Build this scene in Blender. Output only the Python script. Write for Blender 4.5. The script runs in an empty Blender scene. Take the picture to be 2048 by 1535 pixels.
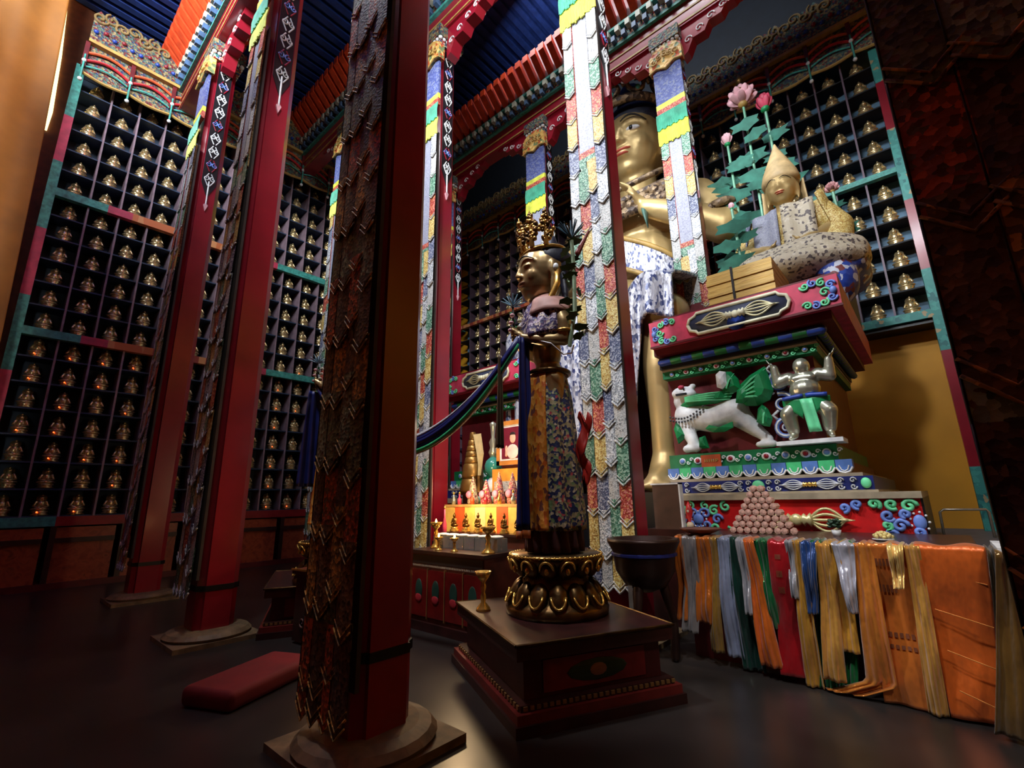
import bpy, math, random
from mathutils import Vector, Matrix
pi=math.pi; sin=math.sin; cos=math.cos
RN=random.Random(11)
SC=bpy.context.scene; COL=SC.collection
# ---------------------------------------------------------------- camera, light, exposure
CAMP=Vector((0,0,1.55))
def make_camera():
    F=937.0; P=math.radians(13.71); W=math.radians(41.4); Rl=math.radians(1.05)
    f=Vector((-sin(W)*cos(P),cos(W)*cos(P),sin(P))); r0=Vector((cos(W),sin(W),0)); u0=r0.cross(f)
    c,s=cos(Rl),sin(Rl); u=u0*c+r0*s; r=r0*c-u0*s
    cd=bpy.data.cameras.new('camera'); cam=bpy.data.objects.new('camera',cd); COL.objects.link(cam)
    cd.sensor_width=36; cd.lens=36*F/2048; cd.clip_start=.05; cd.clip_end=200
    m=Matrix((r,u,-f)).transposed().to_4x4(); m.translation=CAMP; cam.matrix_world=m
    SC.camera=cam; return f,r,u,F
FW,RT,UP,FOC=make_camera()
def project(p):
    v=Vector(p)-CAMP; z=v.dot(FW); return (1024+FOC*v.dot(RT)/z,767.5-FOC*v.dot(UP)/z,z)
SC.view_settings.view_transform='Standard'; SC.view_settings.look='None'
SC.view_settings.exposure=0.0; SC.view_settings.gamma=1; SC.view_settings.use_curve_mapping=False
w=bpy.data.worlds.new('world'); SC.world=w; w.use_nodes=True
w.node_tree.nodes['Background'].inputs[0].default_value=(.5,.6,.9,1); w.node_tree.nodes['Background'].inputs[1].default_value=.026
def area(name,loc,target,sx,sy,power,color):
    l=bpy.data.lights.new(name,'AREA'); l.shape='RECTANGLE'; l.size=sx; l.size_y=sy; l.energy=power; l.color=color
    o=bpy.data.objects.new(name,l); COL.objects.link(o); o.location=loc
    o.rotation_euler=(Vector(target)-Vector(loc)).to_track_quat('-Z','Y').to_euler(); return o
area('clerestory_daylight',(-3.4,-3.2,12.5),(-3.4,6,10.2),10,1.7,5000,(.88,.94,1.0))
area('ceiling_fill',(-4.5,1.0,11.6),(-5.5,4.2,13.6),5,.5,170,(.85,.92,1.0))  # added fill, lifts the blue ceiling and the rafter ends
def spot(name,loc,target,power,color,deg,blend,r):
    l=bpy.data.lights.new(name,'SPOT'); l.energy=power; l.color=color; l.spot_size=math.radians(deg); l.spot_blend=blend; l.shadow_soft_size=r
    o=bpy.data.objects.new(name,l); COL.objects.link(o); o.location=loc; o.rotation_euler=(Vector(target)-Vector(loc)).to_track_quat('-Z','Y').to_euler(); return o
spot('shrine_floodlight',(-.9,.9,9.3),(-1.7,7.4,4.4),1250,(.95,.97,1.0),84,.6,.25)
spot('shrine_floodlight',(-4.9,1.2,9.6),(-4.6,6.5,4.2),1500,(.95,.97,1.0),96,.7,.25)
area('beam_fill',(-2.6,3.4,11.3),(-3.2,8.5,11.6),5,.4,330,(.9,.95,1.0))  # added soft fill for the farther beams
spot('table_fill',(2.2,1.2,5.6),(-.6,5.2,.7),420,(1.0,.95,.86),46,.8,.3)  # added light to brighten the draped scarves
area('lantern_daylight',(-4.0,7.0,14.4),(-3.0,12.0,12.0),6,.6,300,(.9,.95,1.0))
area('curtain_fill',(-8.6,-1.5,6.5),(-12.4,-1.3,6.5),1.2,9,60,(1.0,.95,.85)).data.spread=.55  # unseen fill added to brighten the ochre curtain
def point(name,loc,power,color,r=.05):
    l=bpy.data.lights.new(name,'POINT'); l.energy=power; l.color=color; l.shadow_soft_size=r
    o=bpy.data.objects.new(name,l); COL.objects.link(o); o.location=loc; return o
point('altar_lamp_glow',(-4.9,4.45,1.75),50,(1,.68,.36),.12)
point('altar_lamp_glow',(-4.4,4.7,2.6),34,(1,.74,.46),.12)
point('butter_lamp_glow',(-5.6,3.0,1.15),3,(1,.45,.18),.05)
# ---------------------------------------------------------------- materials
def lin(c): return tuple(((x/255)/12.92 if x/255<=.04045 else ((x/255+.055)/1.055)**2.4) for x in c[:3])+(1,)
MATS={}
def new_mat(name):
    m=bpy.data.materials.new(name); m.use_nodes=True; nt=m.node_tree
    return m,nt,nt.nodes['Principled BSDF']
def ramp(nt,fac,stops,const=False):
    r=nt.nodes.new('ShaderNodeValToRGB'); cr=r.color_ramp
    if const: cr.interpolation='CONSTANT'
    while len(cr.elements)<len(stops): cr.elements.new(.5)
    for e,(p,c) in zip(cr.elements,stops): e.position=p; e.color=lin(c)
    nt.links.new(fac,r.inputs[0]); return r
def coords(nt,scale,world=False):
    mp=nt.nodes.new('ShaderNodeMapping'); mp.inputs['Scale'].default_value=scale if isinstance(scale,tuple) else (scale,)*3
    if world: nt.links.new(nt.nodes.new('ShaderNodeNewGeometry').outputs['Position'],mp.inputs[0])
    else: nt.links.new(nt.nodes.new('ShaderNodeTexCoord').outputs['Object'],mp.inputs[0])
    return mp
def flat(name,c,rough=.5,metal=0,emit=0,coat=0,var=.12,sc=6,bump=0):
    if name in MATS: return MATS[name]
    m,nt,b=new_mat(name); b.inputs['Roughness'].default_value=rough; b.inputs['Metallic'].default_value=metal
    b.inputs['Coat Weight'].default_value=coat; b.inputs['Coat Roughness'].default_value=.15
    mp=coords(nt,sc); n=nt.nodes.new('ShaderNodeTexNoise'); n.inputs['Scale'].default_value=1; n.inputs['Detail'].default_value=4
    nt.links.new(mp.outputs[0],n.inputs['Vector'])
    lo=tuple(max(0,x*(1-var)) for x in c); hi=tuple(min(255,x*(1+var)) for x in c)
    r=ramp(nt,n.outputs[0],[(.3,lo),(.7,hi)]); nt.links.new(r.outputs[0],b.inputs['Base Color'])
    if bump:
        bp=nt.nodes.new('ShaderNodeBump'); bp.inputs['Strength'].default_value=bump; bp.inputs['Distance'].default_value=.02
        nt.links.new(n.outputs[0],bp.inputs['Height']); nt.links.new(bp.outputs[0],b.inputs['Normal'])
    if emit:
        b.inputs['Emission Color'].default_value=lin(c); b.inputs['Emission Strength'].default_value=emit
    MATS[name]=m; return m
def pattern(name,stops,scale=20,kind='voronoi',rough=.5,metal=0,world=True,bump=.3,sub=None,const=True,mix=.35,base=None):
    """multi-coloured figured surface (brocade, carving, painting)"""
    if name in MATS: return MATS[name]
    m,nt,b=new_mat(name); b.inputs['Roughness'].default_value=rough; b.inputs['Metallic'].default_value=metal
    mp=coords(nt,scale,world)
    if kind=='voronoi':
        n0=nt.nodes.new('ShaderNodeTexNoise'); n0.inputs['Scale'].default_value=1.7; nt.links.new(mp.outputs[0],n0.inputs['Vector'])
        ad=nt.nodes.new('ShaderNodeVectorMath'); ad.operation='MULTIPLY_ADD'; ad.inputs[1].default_value=(.55,)*3
        nt.links.new(n0.outputs['Color'],ad.inputs[0]); nt.links.new(mp.outputs[0],ad.inputs[2])
        v=nt.nodes.new('ShaderNodeTexVoronoi'); v.inputs['Scale'].default_value=1; nt.links.new(ad.outputs[0],v.inputs['Vector'])
        s=nt.nodes.new('ShaderNodeSeparateColor'); nt.links.new(v.outputs['Color'],s.inputs[0]); fac=s.outputs[0]; h=v.outputs['Distance']
    else:
        v=nt.nodes.new('ShaderNodeTexNoise'); v.inputs['Scale'].default_value=1; v.inputs['Detail'].default_value=3; v.inputs['Distortion'].default_value=1.5
        nt.links.new(mp.outputs[0],v.inputs['Vector']); fac=v.outputs[0]; h=v.outputs[0]
    r=ramp(nt,fac,stops,const); out=r.outputs[0]
    nt.links.new(out,b.inputs['Base Color'])
    if bump:
        bp=nt.nodes.new('ShaderNodeBump'); bp.inputs['Strength'].default_value=bump; bp.inputs['Distance'].default_value=.015
        nt.links.new(h,bp.inputs['Height']); nt.links.new(bp.outputs[0],b.inputs['Normal'])
    MATS[name]=m; return m
RED=flat('red_lacquer',(146,24,42),.28,0,0,.4,.08,2)
DRED=flat('dark_red_paint',(98,22,28),.45)
BRED=flat('bright_red_paint',(205,22,24),.45)
ORANGE=flat('orange_paint',(214,70,30),.5)
STONE=flat('stone',(120,100,72),.6,0,0,0,.2,8,.2)
LEDGE=flat('pale_stone',(165,152,128),.4)
BLACK=flat('black_paint',(16,16,20),.4)
WHITE=flat('white_paint',(225,228,232),.45)
PBLUE=flat('pale_blue_paint',(110,140,215),.45)
NAVY=flat('navy_paint',(24,36,104),.45)
BLUE=flat('blue_paint',(36,70,170),.45)
TEAL=flat('teal_paint',(66,150,138),.5,0,0,0,.2,12)
GREEN=flat('green_paint',(22,140,80),.45)
LGREEN=flat('light_green_paint',(110,220,160),.45)
DGREEN=flat('dark_green_paint',(14,74,50),.5)
PINK=flat('rose_paint',(196,60,88),.5)
LPINK=flat('pale_pink_petal',(232,176,184),.5)
YEL=flat('yellow_paint',(176,142,76),.5)
GOLD=flat('gilding',(214,168,88),.3,.85,0,0,.15,9,.15)
PGOLD=flat('bright_gilding',(236,190,96),.25,.8,0,0,.1,9)
BODYG=flat('matte_gilding',(206,164,96),.36,.6,0,0,.08,3)
FACEG=flat('gilded_skin',(190,162,108),.42,.45,0,0,.05,2)
BRONZE=flat('dark_bronze',(96,72,40),.32,.85,0,0,.3,7,.3)
STATG=flat('aged_gilt_bronze',(164,138,96),.36,.7,0,0,.14,5)
SILVER=flat('silver_leaf',(188,190,170),.28,.75,0,0,.1,5)
SLATE=flat('slate_floor',(46,42,40),.3,0,0,0,.25,1.2,.05)
DWOOD=flat('dark_wood',(52,22,20),.4,0,0,.2,.25,5)
MWOOD=flat('brown_wood',(88,40,26),.45,0,0,0,.25,6)
LILAC=flat('mauve_edge_paint',(140,118,128),.5)
NICHE=flat('blue_black_lining',(36,52,70),.7)
SHELFB=flat('dark_blue_shelf_paint',(40,58,86),.6)
YWALL=flat('ochre_wall_paint',(214,150,28),.6,0,0,0,.06,1)
GREY=flat('grey_cement',(96,98,104),.6)
CEILB=flat('blue_ceiling_paint',(34,56,120),.5)
HAIR=flat('blue_black_hair',(30,34,52),.5,0,0,0,.3,9,.4)
SKIN=flat('print_skin_tone',(222,172,150),.5)
MAROON=flat('maroon_print',(110,24,46),.5)
FLAME=flat('flame',(255,190,90),.5,0,28)
REDREFL=flat('red_reflection_glow',(255,80,30),.5,0,7)  # glowing tips stand for butter-lamp reflections
FRINGEY=flat('yellow_silk',(210,214,80),.5); FRINGEG=flat('green_silk',(70,160,130),.5)
POLY=pattern('polychrome_carving',[(0,(56,84,80)),(.2,(120,108,74)),(.38,(112,34,34)),(.52,(78,104,94)),(.66,(48,58,88)),(.78,(150,130,88)),(.9,(84,42,40))],24,rough=.55,bump=.8)
POLY2=pattern('fine_polychrome_painting',[(0,(50,120,110)),(.22,(196,184,160)),(.42,(170,44,36)),(.6,(40,60,120)),(.76,(200,150,80)),(.9,(60,90,80))],26,rough=.5,bump=.4)
CLOUD=pattern('gilt_cloud_carving',[(0,(206,160,84)),(.4,(180,80,44)),(.6,(110,126,84)),(.8,(226,190,120))],14,rough=.45,bump=.8)
SIL=pattern('silver_brocade',[(0,(150,155,160)),(.35,(215,218,220)),(.55,(120,125,135)),(.62,(225,226,228)),(.85,(176,180,188))],60,rough=.45,metal=.1)
PALE=pattern('pale_lilac_brocade',[(0,(146,148,166)),(.5,(160,162,176)),(.75,(128,130,152)),(.9,(154,156,168))],60,rough=.5,bump=.15)
WBRO=pattern('white_brocade',[(0,(190,188,184)),(.5,(166,168,166)),(.75,(200,200,198)),(.92,(120,122,124))],60,rough=.5)
GBRO=pattern('green_brocade',[(0,(70,120,96)),(.4,(130,172,146)),(.6,(46,92,72)),(.8,(160,186,164))],60,rough=.5)
RBRO=pattern('red_brocade',[(0,(168,62,50)),(.4,(206,120,110)),(.6,(140,40,36)),(.85,(214,150,96))],60,rough=.5)
YBRO=pattern('gold_brocade',[(0,(196,164,90)),(.4,(222,206,140)),(.65,(160,120,56)),(.85,(212,190,120))],60,rough=.5)
BBRO=pattern('grey_blue_brocade',[(0,(84,92,122)),(.4,(150,156,176)),(.65,(60,68,100)),(.85,(170,172,186))],60,rough=.5)
VALB=pattern('blue_valance_brocade',[(0,(74,84,140)),(.5,(98,108,160)),(.8,(120,126,150))],30,rough=.55,bump=.15)
ORB=pattern('orange_figured_silk',[(0,(206,128,40)),(.3,(226,152,64)),(.62,(196,96,34)),(.85,(120,70,60)),(.93,(230,170,90))],(30,30,18),rough=.45)
FLB=pattern('navy_floral_brocade',[(0,(38,46,84)),(.3,(176,160,120)),(.46,(44,54,92)),(.62,(150,140,100)),(.76,(120,142,96)),(.86,(186,80,84)),(.92,(204,192,160))],38,rough=.55,bump=.2)
LAPB=pattern('silver_navy_robe_brocade',[(0,(190,192,204)),(.35,(88,96,130)),(.5,(205,206,214)),(.7,(54,64,110)),(.84,(150,150,160))],(26,26,14),rough=.4,metal=.2,bump=.4)
LACE=pattern('violet_lace_brocade',[(0,(60,52,92)),(.3,(196,180,196)),(.5,(78,66,112)),(.7,(214,196,180)),(.85,(120,96,130))],42,rough=.5)
FIL=pattern('gold_filigree',[(0,(150,110,60)),(.4,(190,150,90)),(.7,(96,70,44))],40,rough=.35,metal=.7,bump=1)
BROWNF=pattern('dusty_filigree',[(0,(110,90,70)),(.4,(150,126,96)),(.7,(64,50,42))],12,rough=.5,metal=.3,bump=1)
LEOP=pattern('cream_dotted_brocade',[(0,(196,184,160)),(.7,(210,200,180)),(.82,(96,86,84))],26,rough=.55)
MATSTR=pattern('woven_gold_mat',[(0,(196,150,66)),(.5,(222,184,96)),(.8,(160,112,44))],(2,2,30),kind='noise',rough=.5,const=False)
DADO=pattern('orange_painted_panel',[(.2,(96,40,28)),(.42,(176,84,52)),(.6,(150,64,42)),(.75,(120,54,44))],(5,5,5),kind='noise',rough=.3,const=False,bump=.1)
RAILP=pattern('orange_painted_rail',[(0,(196,106,60)),(.5,(150,60,50)),(.7,(208,140,90))],(7,7,1),rough=.5,bump=.1)
TEALF=pattern('teal_flowered_post',[(0,(52,140,132)),(.55,(64,156,146)),(.85,(30,110,110)),(.93,(170,150,110))],12,rough=.5,bump=.15)
FIG=flat('figurine_gold',(216,190,140),.26,.75,0,0,.2,12)
GLASS=flat('clear_glass',(200,205,200),.08,0,0,0,.02,3)
b_=GLASS.node_tree.nodes['Principled BSDF']; b_.inputs['Transmission Weight'].default_value=.75
TOPAZ=flat('butter_yellow_glow_cloth',(240,190,90),.5)
PACK=flat('pinkish_paper',(206,160,142),.45,0,0,0,.15,30)
TORMA=pattern('torma_dough',[(0,(150,70,80)),(.35,(190,150,120)),(.6,(96,60,80)),(.8,(210,120,90))],60,rough=.5,bump=.5)
def satin(name,c,dark=.55,rough=.22,metal=.15):
    if name in MATS: return MATS[name]
    m,nt,b=new_mat(name); b.inputs['Roughness'].default_value=rough; b.inputs['Metallic'].default_value=metal; b.inputs['Sheen Weight'].default_value=.3
    mp=coords(nt,(22,22,16),True); v=nt.nodes.new('ShaderNodeTexVoronoi'); nt.links.new(mp.outputs[0],v.inputs['Vector']); v.inputs['Scale'].default_value=1
    lo=tuple(x*.94 for x in c)
    r=ramp(nt,v.outputs['Distance'],[(.2,lo),(.5,c)]); nt.links.new(r.outputs[0],b.inputs['Base Color'])
    mp2=coords(nt,(9,9,3),True); n=nt.nodes.new('ShaderNodeTexNoise'); n.inputs['Scale'].default_value=1; n.inputs['Detail'].default_value=3; nt.links.new(mp2.outputs[0],n.inputs['Vector'])
    bp=nt.nodes.new('ShaderNodeBump'); bp.inputs['Strength'].default_value=.5; bp.inputs['Distance'].default_value=.05
    nt.links.new(n.outputs[0],bp.inputs['Height']); nt.links.new(bp.outputs[0],b.inputs['Normal'])
    MATS[name]=m; return m
# ---------------------------------------------------------------- mesh helpers
class MB:
    def __init__(s): s.v=[]; s.f=[]; s.m=[]
    def add(s,vs,fs,m=0):
        o=len(s.v); s.v+= [tuple(v) for v in vs]; s.f+=[tuple(i+o for i in f) for f in fs]; s.m+=[m]*len(fs); return s
    def box(s,x0,x1,y0,y1,z0,z1,m=0):
        return s.add([(x0,y0,z0),(x1,y0,z0),(x1,y1,z0),(x0,y1,z0),(x0,y0,z1),(x1,y0,z1),(x1,y1,z1),(x0,y1,z1)],
            [(0,3,2,1),(4,5,6,7),(0,1,5,4),(1,2,6,5),(2,3,7,6),(3,0,4,7)],m)
    def lathe(s,prof,n=16,m=0,c=(0,0,0),ax=None,sx=1,sy=1):
        vs=[];fs=[]
        for r,z in prof:
            for i in range(n):
                a=2*pi*i/n; vs.append(Vector((r*cos(a)*sx,r*sin(a)*sy,z)))
        if ax is not None:
            q=Vector((0,0,1)).rotation_difference(Vector(ax).normalized()); vs=[q@v for v in vs]
        vs=[v+Vector(c) for v in vs]
        for j in range(len(prof)-1):
            for i in range(n):
                k=(i+1)%n; fs.append((j*n+i,j*n+k,(j+1)*n+k,(j+1)*n+i))
        fs.append(tuple(range(n))[::-1]); fs.append(tuple((len(prof)-1)*n+i for i in range(n)))
        return s.add(vs,fs,m)
    def ell(s,c,r,m=0,n=14,k=8,rot=None):
        if not isinstance(r,(tuple,list)): r=(r,r,r)
        vs=[(0,0,-r[2])];
        for j in range(1,k):
            t=-pi/2+pi*j/k
            for i in range(n):
                a=2*pi*i/n; vs.append((r[0]*cos(t)*cos(a),r[1]*cos(t)*sin(a),r[2]*sin(t)))
        vs.append((0,0,r[2])); vs=[Vector(v) for v in vs]
        if rot is not None: vs=[rot@v for v in vs]
        vs=[v+Vector(c) for v in vs]; fs=[]
        for i in range(n):
            q=(i+1)%n; fs.append((0,1+q,1+i)); L=1+(k-2)*n; fs.append((len(vs)-1,L+i,L+q))
            for j in range(k-2): a=1+j*n; fs.append((a+i,a+q,a+n+q,a+n+i))
        return s.add(vs,fs,m)
    def cap(s,p0,r0,p1,r1,m=0,n=14):
        p0=Vector(p0);p1=Vector(p1);L=(p1-p0).length
        pr=[(r0*cos(t),-r0*sin(t)) for t in (pi/2*.98,pi/3,pi/6)]+[(r0,0),(r1,L)]+[(r1*cos(t),L+r1*sin(t)) for t in (pi/6,pi/3,pi/2*.98)]
        return s.lathe(pr,n,m,p0,p1-p0)
    def chain(s,pts,m=0,n=14):
        for (a,ra),(b,rb) in zip(pts,pts[1:]): s.cap(a,ra,b,rb,m,n)
        return s
    def tube(s,path,r,m=0,n=6,flat_=1.0,closed=False):
        P=[Vector(p) for p in path]; vs=[];fs=[];N=len(P); up=None
        for i,p in enumerate(P):
            t=(P[min(i+1,N-1)]-P[max(i-1,0)]); t=t.normalized() if t.length>1e-9 else Vector((0,0,1))
            if up is None: up=Vector((0,1,0)) if abs(t.y)<.9 else Vector((1,0,0))
            sd=t.cross(up); sd=sd.normalized() if sd.length>1e-6 else Vector((1,0,0)); up=sd.cross(t).normalized()
            rr=r[i] if isinstance(r,(list,tuple)) else r
            for k in range(n):
                a=2*pi*k/n; vs.append(p+sd*cos(a)*rr+up*sin(a)*rr*flat_)
        for i in range(N-1):
            for k in range(n):
                q=(k+1)%n; fs.append((i*n+k,i*n+q,(i+1)*n+q,(i+1)*n+k))
        fs.append(tuple(range(n))[::-1]); fs.append(tuple((N-1)*n+k for k in range(n)))
        return s.add(vs,fs,m)
    def prism(s,poly,y0,y1,m=0,ax='y'):
        n=len(poly)
        def P(a,b,c): return {'y':(a,c,b),'x':(c,a,b),'z':(a,b,c)}[ax]
        vs=[P(a,b,y0) for a,b in poly]+[P(a,b,y1) for a,b in poly]
        return s.add(vs,[tuple(range(n)),tuple(range(2*n-1,n-1,-1))]+[((i+1)%n,i,n+i,n+(i+1)%n) for i in range(n)],m)
    def grid(s,fn,nu,nv,m=0,closed=False):
        vs=[fn(i/nu,j/nv) for j in range(nv+1) for i in range(nu+(0 if closed else 1))]; w_=nu+(0 if closed else 1); fs=[]
        for j in range(nv):
            for i in range(nu):
                k=(i+1)%w_ if closed else i+1
                fs.append((j*w_+i,j*w_+k,(j+1)*w_+k,(j+1)*w_+i))
        return s.add(vs,fs,m)
    def mesh(s,name,mats,smooth=False):
        me=bpy.data.meshes.new(name); me.from_pydata(s.v,[],s.f); me.polygons.foreach_set('material_index',s.m)
        for mt in (mats if isinstance(mats,(list,tuple)) else [mats]): me.materials.append(mt)
        if smooth: me.polygons.foreach_set('use_smooth',[True]*len(s.f))
        me.update(); return me
def put(name,me,parent=None,loc=(0,0,0),rot=(0,0,0),scale=(1,1,1)):
    o=bpy.data.objects.new(name,me); COL.objects.link(o); o.location=loc; o.rotation_euler=rot; o.scale=scale
    if parent is not None: o.parent=parent
    return o
def part(name,mb,mats,parent=None,smooth=False,**k):
    return put(name,mb.mesh(name,mats,smooth),parent,**k)
def fixn(o):
    import bmesh
    bm=bmesh.new(); bm.from_mesh(o.data); bmesh.ops.recalc_face_normals(bm,faces=bm.faces); bm.to_mesh(o.data); bm.free(); return o
def thing(name,label,cat,loc=(0,0,0),rz=0,group=None):
    o=bpy.data.objects.new(name,None); COL.objects.link(o); o.location=loc; o.rotation_euler=(0,0,rz); o.empty_display_size=.1
    return tag(o,label,cat,group)
def tag(o,label,cat,group=None,kind=None):
    o['label']=label; o['category']=cat
    if group: o['group']=group
    if kind: o['kind']=kind
    return o
def struct(o): o['kind']='structure'; return o
def copy_tree(o,parent=None):
    c=o.copy(); COL.objects.link(c); c.parent=parent
    for ch in o.children: copy_tree(ch,c)
    return c
def body(name,mb,mats,parent,voxel=.03,smooth=4,rz=0):
    o=part(name,mb,mats,parent,True); r=o.modifiers.new('fuse','REMESH'); r.mode='VOXEL'; r.voxel_size=voxel; r.use_smooth_shade=True
    sm=o.modifiers.new('soften','SMOOTH'); sm.iterations=smooth; sm.factor=.5; return o
def solid(o,t=.01,off=0):
    m=o.modifiers.new('thickness','SOLIDIFY'); m.thickness=t; m.offset=off; return o
def spiral(cx,cz,r0,turns,a0,dirn=1,n=22,y=0,ax='y'):
    P=[]
    for i in range(n+1):
        t=i/n; r=r0*(1-t*.88); a=a0+dirn*turns*2*pi*t; u=cx+r*cos(a); v=cz+r*sin(a)
        P.append((u,y,v) if ax=='y' else (y,u,v))
    return P
def scroll_cluster(mb,cx,cz,w,h,y,n,rng,mats=(0,1,2),r=.012,ax='y'):
    for i in range(n):
        u=cx+(rng.random()-.5)*w; v=cz+(rng.random()-.5)*h; rr=min(w,h)*(.14+.12*rng.random()); m=rng.choice(mats)
        mb.tube(spiral(u,v,rr,1.3,rng.random()*6.28,rng.choice((-1,1)),16,y,ax),[r*(1-.5*k/16) for k in range(17)],m,6)
def vajra(mb,cx,cz,L,y,m=0,m2=0,s=1.0):
    """double-ended dorje lying along x"""
    mb.ell((cx,y,cz),(.055*s,.04*s,.055*s),m2,12,8)
    for d in (-1,1):
        mb.lathe([(.03*s,0),(.06*s,.03*s),(.035*s,.05*s),(.065*s,.08*s),(.03*s,.1*s)],12,m2,(cx+d*.035*s,y,cz),(d,0,0))
        for k in (-1,-.5,0,.5,1):
            pts=[(cx+d*(.1*s+(L/2-.1*s)*t),y-.01*(1-abs(k)),cz+k*.1*s*sin(pi*min(1,t*1.08))) for t in [i/10 for i in range(11)]]
            mb.tube(pts,.013*s,m,6)
        mb.tube([(cx+d*(L/2-.02*s),y,cz),(cx+d*(L/2+.05*s),y,cz)],[.016*s,.003],m,6)
# ---------------------------------------------------------------- room shell
fl=MB(); fl.box(-14.2,9,-8,12.6,-.2,0); struct(part('floor',fl,SLATE))
struct(part('wall_west',MB().box(-14.1,-13.85,-8,12.6,0,17),flat('brown_wall_paint',(112,60,26),.6)))
struct(part('wall_north',MB().box(-14.1,9,12.3,12.6,0,17),YWALL))
struct(part('wall_north_upper',MB().box(-14.1,9,12.22,12.3,11.6,15.6),flat('blue_black_wall_paint',(18,24,34),.7)))
struct(part('wall_west_upper',MB().box(-13.85,-13.78,.1,12.2,11.6,15.6),flat('blue_black_wall_paint',(18,24,34),.7)))
struct(part('wall_east',MB().box(8.8,9,-8,12.3,0,17),YWALL))
# ribbed ceiling
cb=MB(); cb.box(-14.1,9,-3.4,5.3,13.75,13.9)
for i in range(75): x=-13.8+i*.3; cb.box(x,x+.17,-3.4,5.3,13.62,13.75)
struct(part('ceiling',cb,CEILB))
cb=MB(); cb.box(-14.1,9,5.3,12.6,15.6,15.75)
for i in range(75): x=-13.8+i*.3; cb.box(x,x+.15,5.3,12.3,15.48,15.6)
cb.box(-14.1,9,5.25,5.35,13.4,15.7)
struct(part('ceiling_upper',cb,CEILB))
struct(part('ceiling_blocker',MB().box(-5.4,8.8,-1.6,.45,10.6,10.9),MWOOD))  # added slab out of view, keeps daylight off the near pillars
struct(part('wall_south_blocker',MB().box(-14.1,9,-2.1,-1.9,0,11.6),flat('brown_wall_paint',(112,60,26),.6)))  # unseen wall, its top edge set to shade the lower hall
struct(part('trim_dais',MB().box(.25,8.8,5.9,12.3,0,.86),GREY))
struct(part('trim_dais_back',MB().box(-.5,.25,9.2,12.3,0,.86),GREY))
def beam(n,Y,bot=11.4):
    e=MB(); e.box(-13.3,8.8,Y-.17,Y+.17,bot,bot+.55,0)
    for z in (.05,.3): e.box(-13.3,8.8,Y-.185,Y+.185,bot+z,bot+z+.04,1)
    e.box(-13.3,8.8,Y-.25,Y+.25,bot+.55,bot+.62,3)
    e.box(-13.3,8.8,Y-.22,Y+.22,bot+.62,bot+.98,2)
    x=-13.2
    while x<8.6: 
        for s_ in (-1,1): e.box(x,x+.1,Y+s_*.29-.07,Y+s_*.29+.07,bot+.64,bot+.78,5); e.box(x+.13,x+.24,Y+s_*.33-.07,Y+s_*.33+.07,bot+.8,bot+.96,4)
        x+=.27
    e.box(-13.3,8.8,Y-.34,Y+.34,bot+.98,bot+1.05,3)
    o=struct(part('trim_%d'%n,e,[RED,YEL,POLY2,TEAL,flat('bead_ivory',(170,168,150),.5),flat('bead_slate_blue',(70,96,130),.5)]))
    r=MB(); x=-13.2
    while x<8.6:
        for s_ in (-1,1):
            y0=Y+s_*.25; y1=Y+s_*.72
            r.add([(x,y0,bot+1.06),(x+.17,y0,bot+1.06),(x+.17,y1,bot+1.55),(x,y1,bot+1.55),(x,y0,bot+1.3),(x+.17,y0,bot+1.3),(x+.17,y1,bot+1.75),(x,y1,bot+1.75)],
              [(0,3,2,1),(4,5,6,7),(0,1,5,4),(1,2,6,5),(2,3,7,6),(3,0,4,7)],0)
        x+=.27
    r.box(-13.3,8.8,Y-.3,Y+.3,bot+1.05,bot+2.3,1)
    p=struct(part('rafter_ends',r,[ORANGE,DRED],o)); return o
beam(1,2.1); beam(2,5.3); beam(3,8.7)
# window on the west wall behind the yellow curtain
wn=MB(); wn.prism([(-.9,13.9),(-.44,13.9),(-.28,11.9),(-.2,10.4),(-.22,9.9),(-.9,9.9)],-13.86,-13.8,0,'x')
wo=struct(part('window_1',wn,flat('daylit_window',(255,240,170),.5,0,2.2)))
# ---------------------------------------------------------------- pillars
H_=.22
def oct_(h,ch): return [(h,-h+ch),(h,h-ch),(h-ch*.35,h-ch*.9),(h-ch,h),(-h+ch,h),(-h,h-ch),(-h,-h+ch),(-h+ch,-h),(h-ch,-h),(h-ch*.35,-h+ch*.9)]
sh=MB(); sh.prism(oct_(H_,.075),.14,10.95,0,'z'); SHAFT=sh.mesh('shaft',RED)
bs=MB(); bs.box(-.46,.46,-.46,.46,0,.05); bs.lathe([(.44,.05),(.46,.08),(.42,.12),(.34,.145)],24); BASE=bs.mesh('stone_base',STONE)
cl=MB(); cl.prism(oct_(H_+.012,.078),.56,.62,0,'z'); BAND=cl.mesh('shaft_band',BLACK)
cp=MB(); cp.box(-.27,.27,-.27,.27,10.95,11.06,0); cp.box(-.33,.33,-.33,.33,11.12,11.4,1)
for i in range(7):
    for s_ in (-1,1):
        a=-.27+i*.09; cp.ell((a,s_*.28,11.09),.04,2,8,6); cp.ell((s_*.28,a,11.09),.04,2,8,6)
CAPM=cp.mesh('capital',[POLY2,POLY,WHITE])
br=MB()
for d in (-1,1):
    prof=[(d*.3,11.4),(d*1.5,11.4),(d*1.42,11.3),(d*1.25,11.3),(d*1.15,11.16),(d*.9,11.16),(d*.8,10.98),(d*.55,10.98),(d*.42,10.72),(d*.3,10.66)]
    br.prism(prof,-.12,.12,0)
    for s_ in (-.13,.13):
        for (u,z) in ((.45,11.0),(.7,11.12),(.95,11.24),(1.2,11.32)): br.tube(spiral(d*u,z,.09,1.1,0,d,12,s_),.014,1,5)
BRK=br.mesh('bracket',[RED,WHITE])
pn=MB()   # hanging pendant painting on the +X face: black ground with white and blue curls
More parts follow.
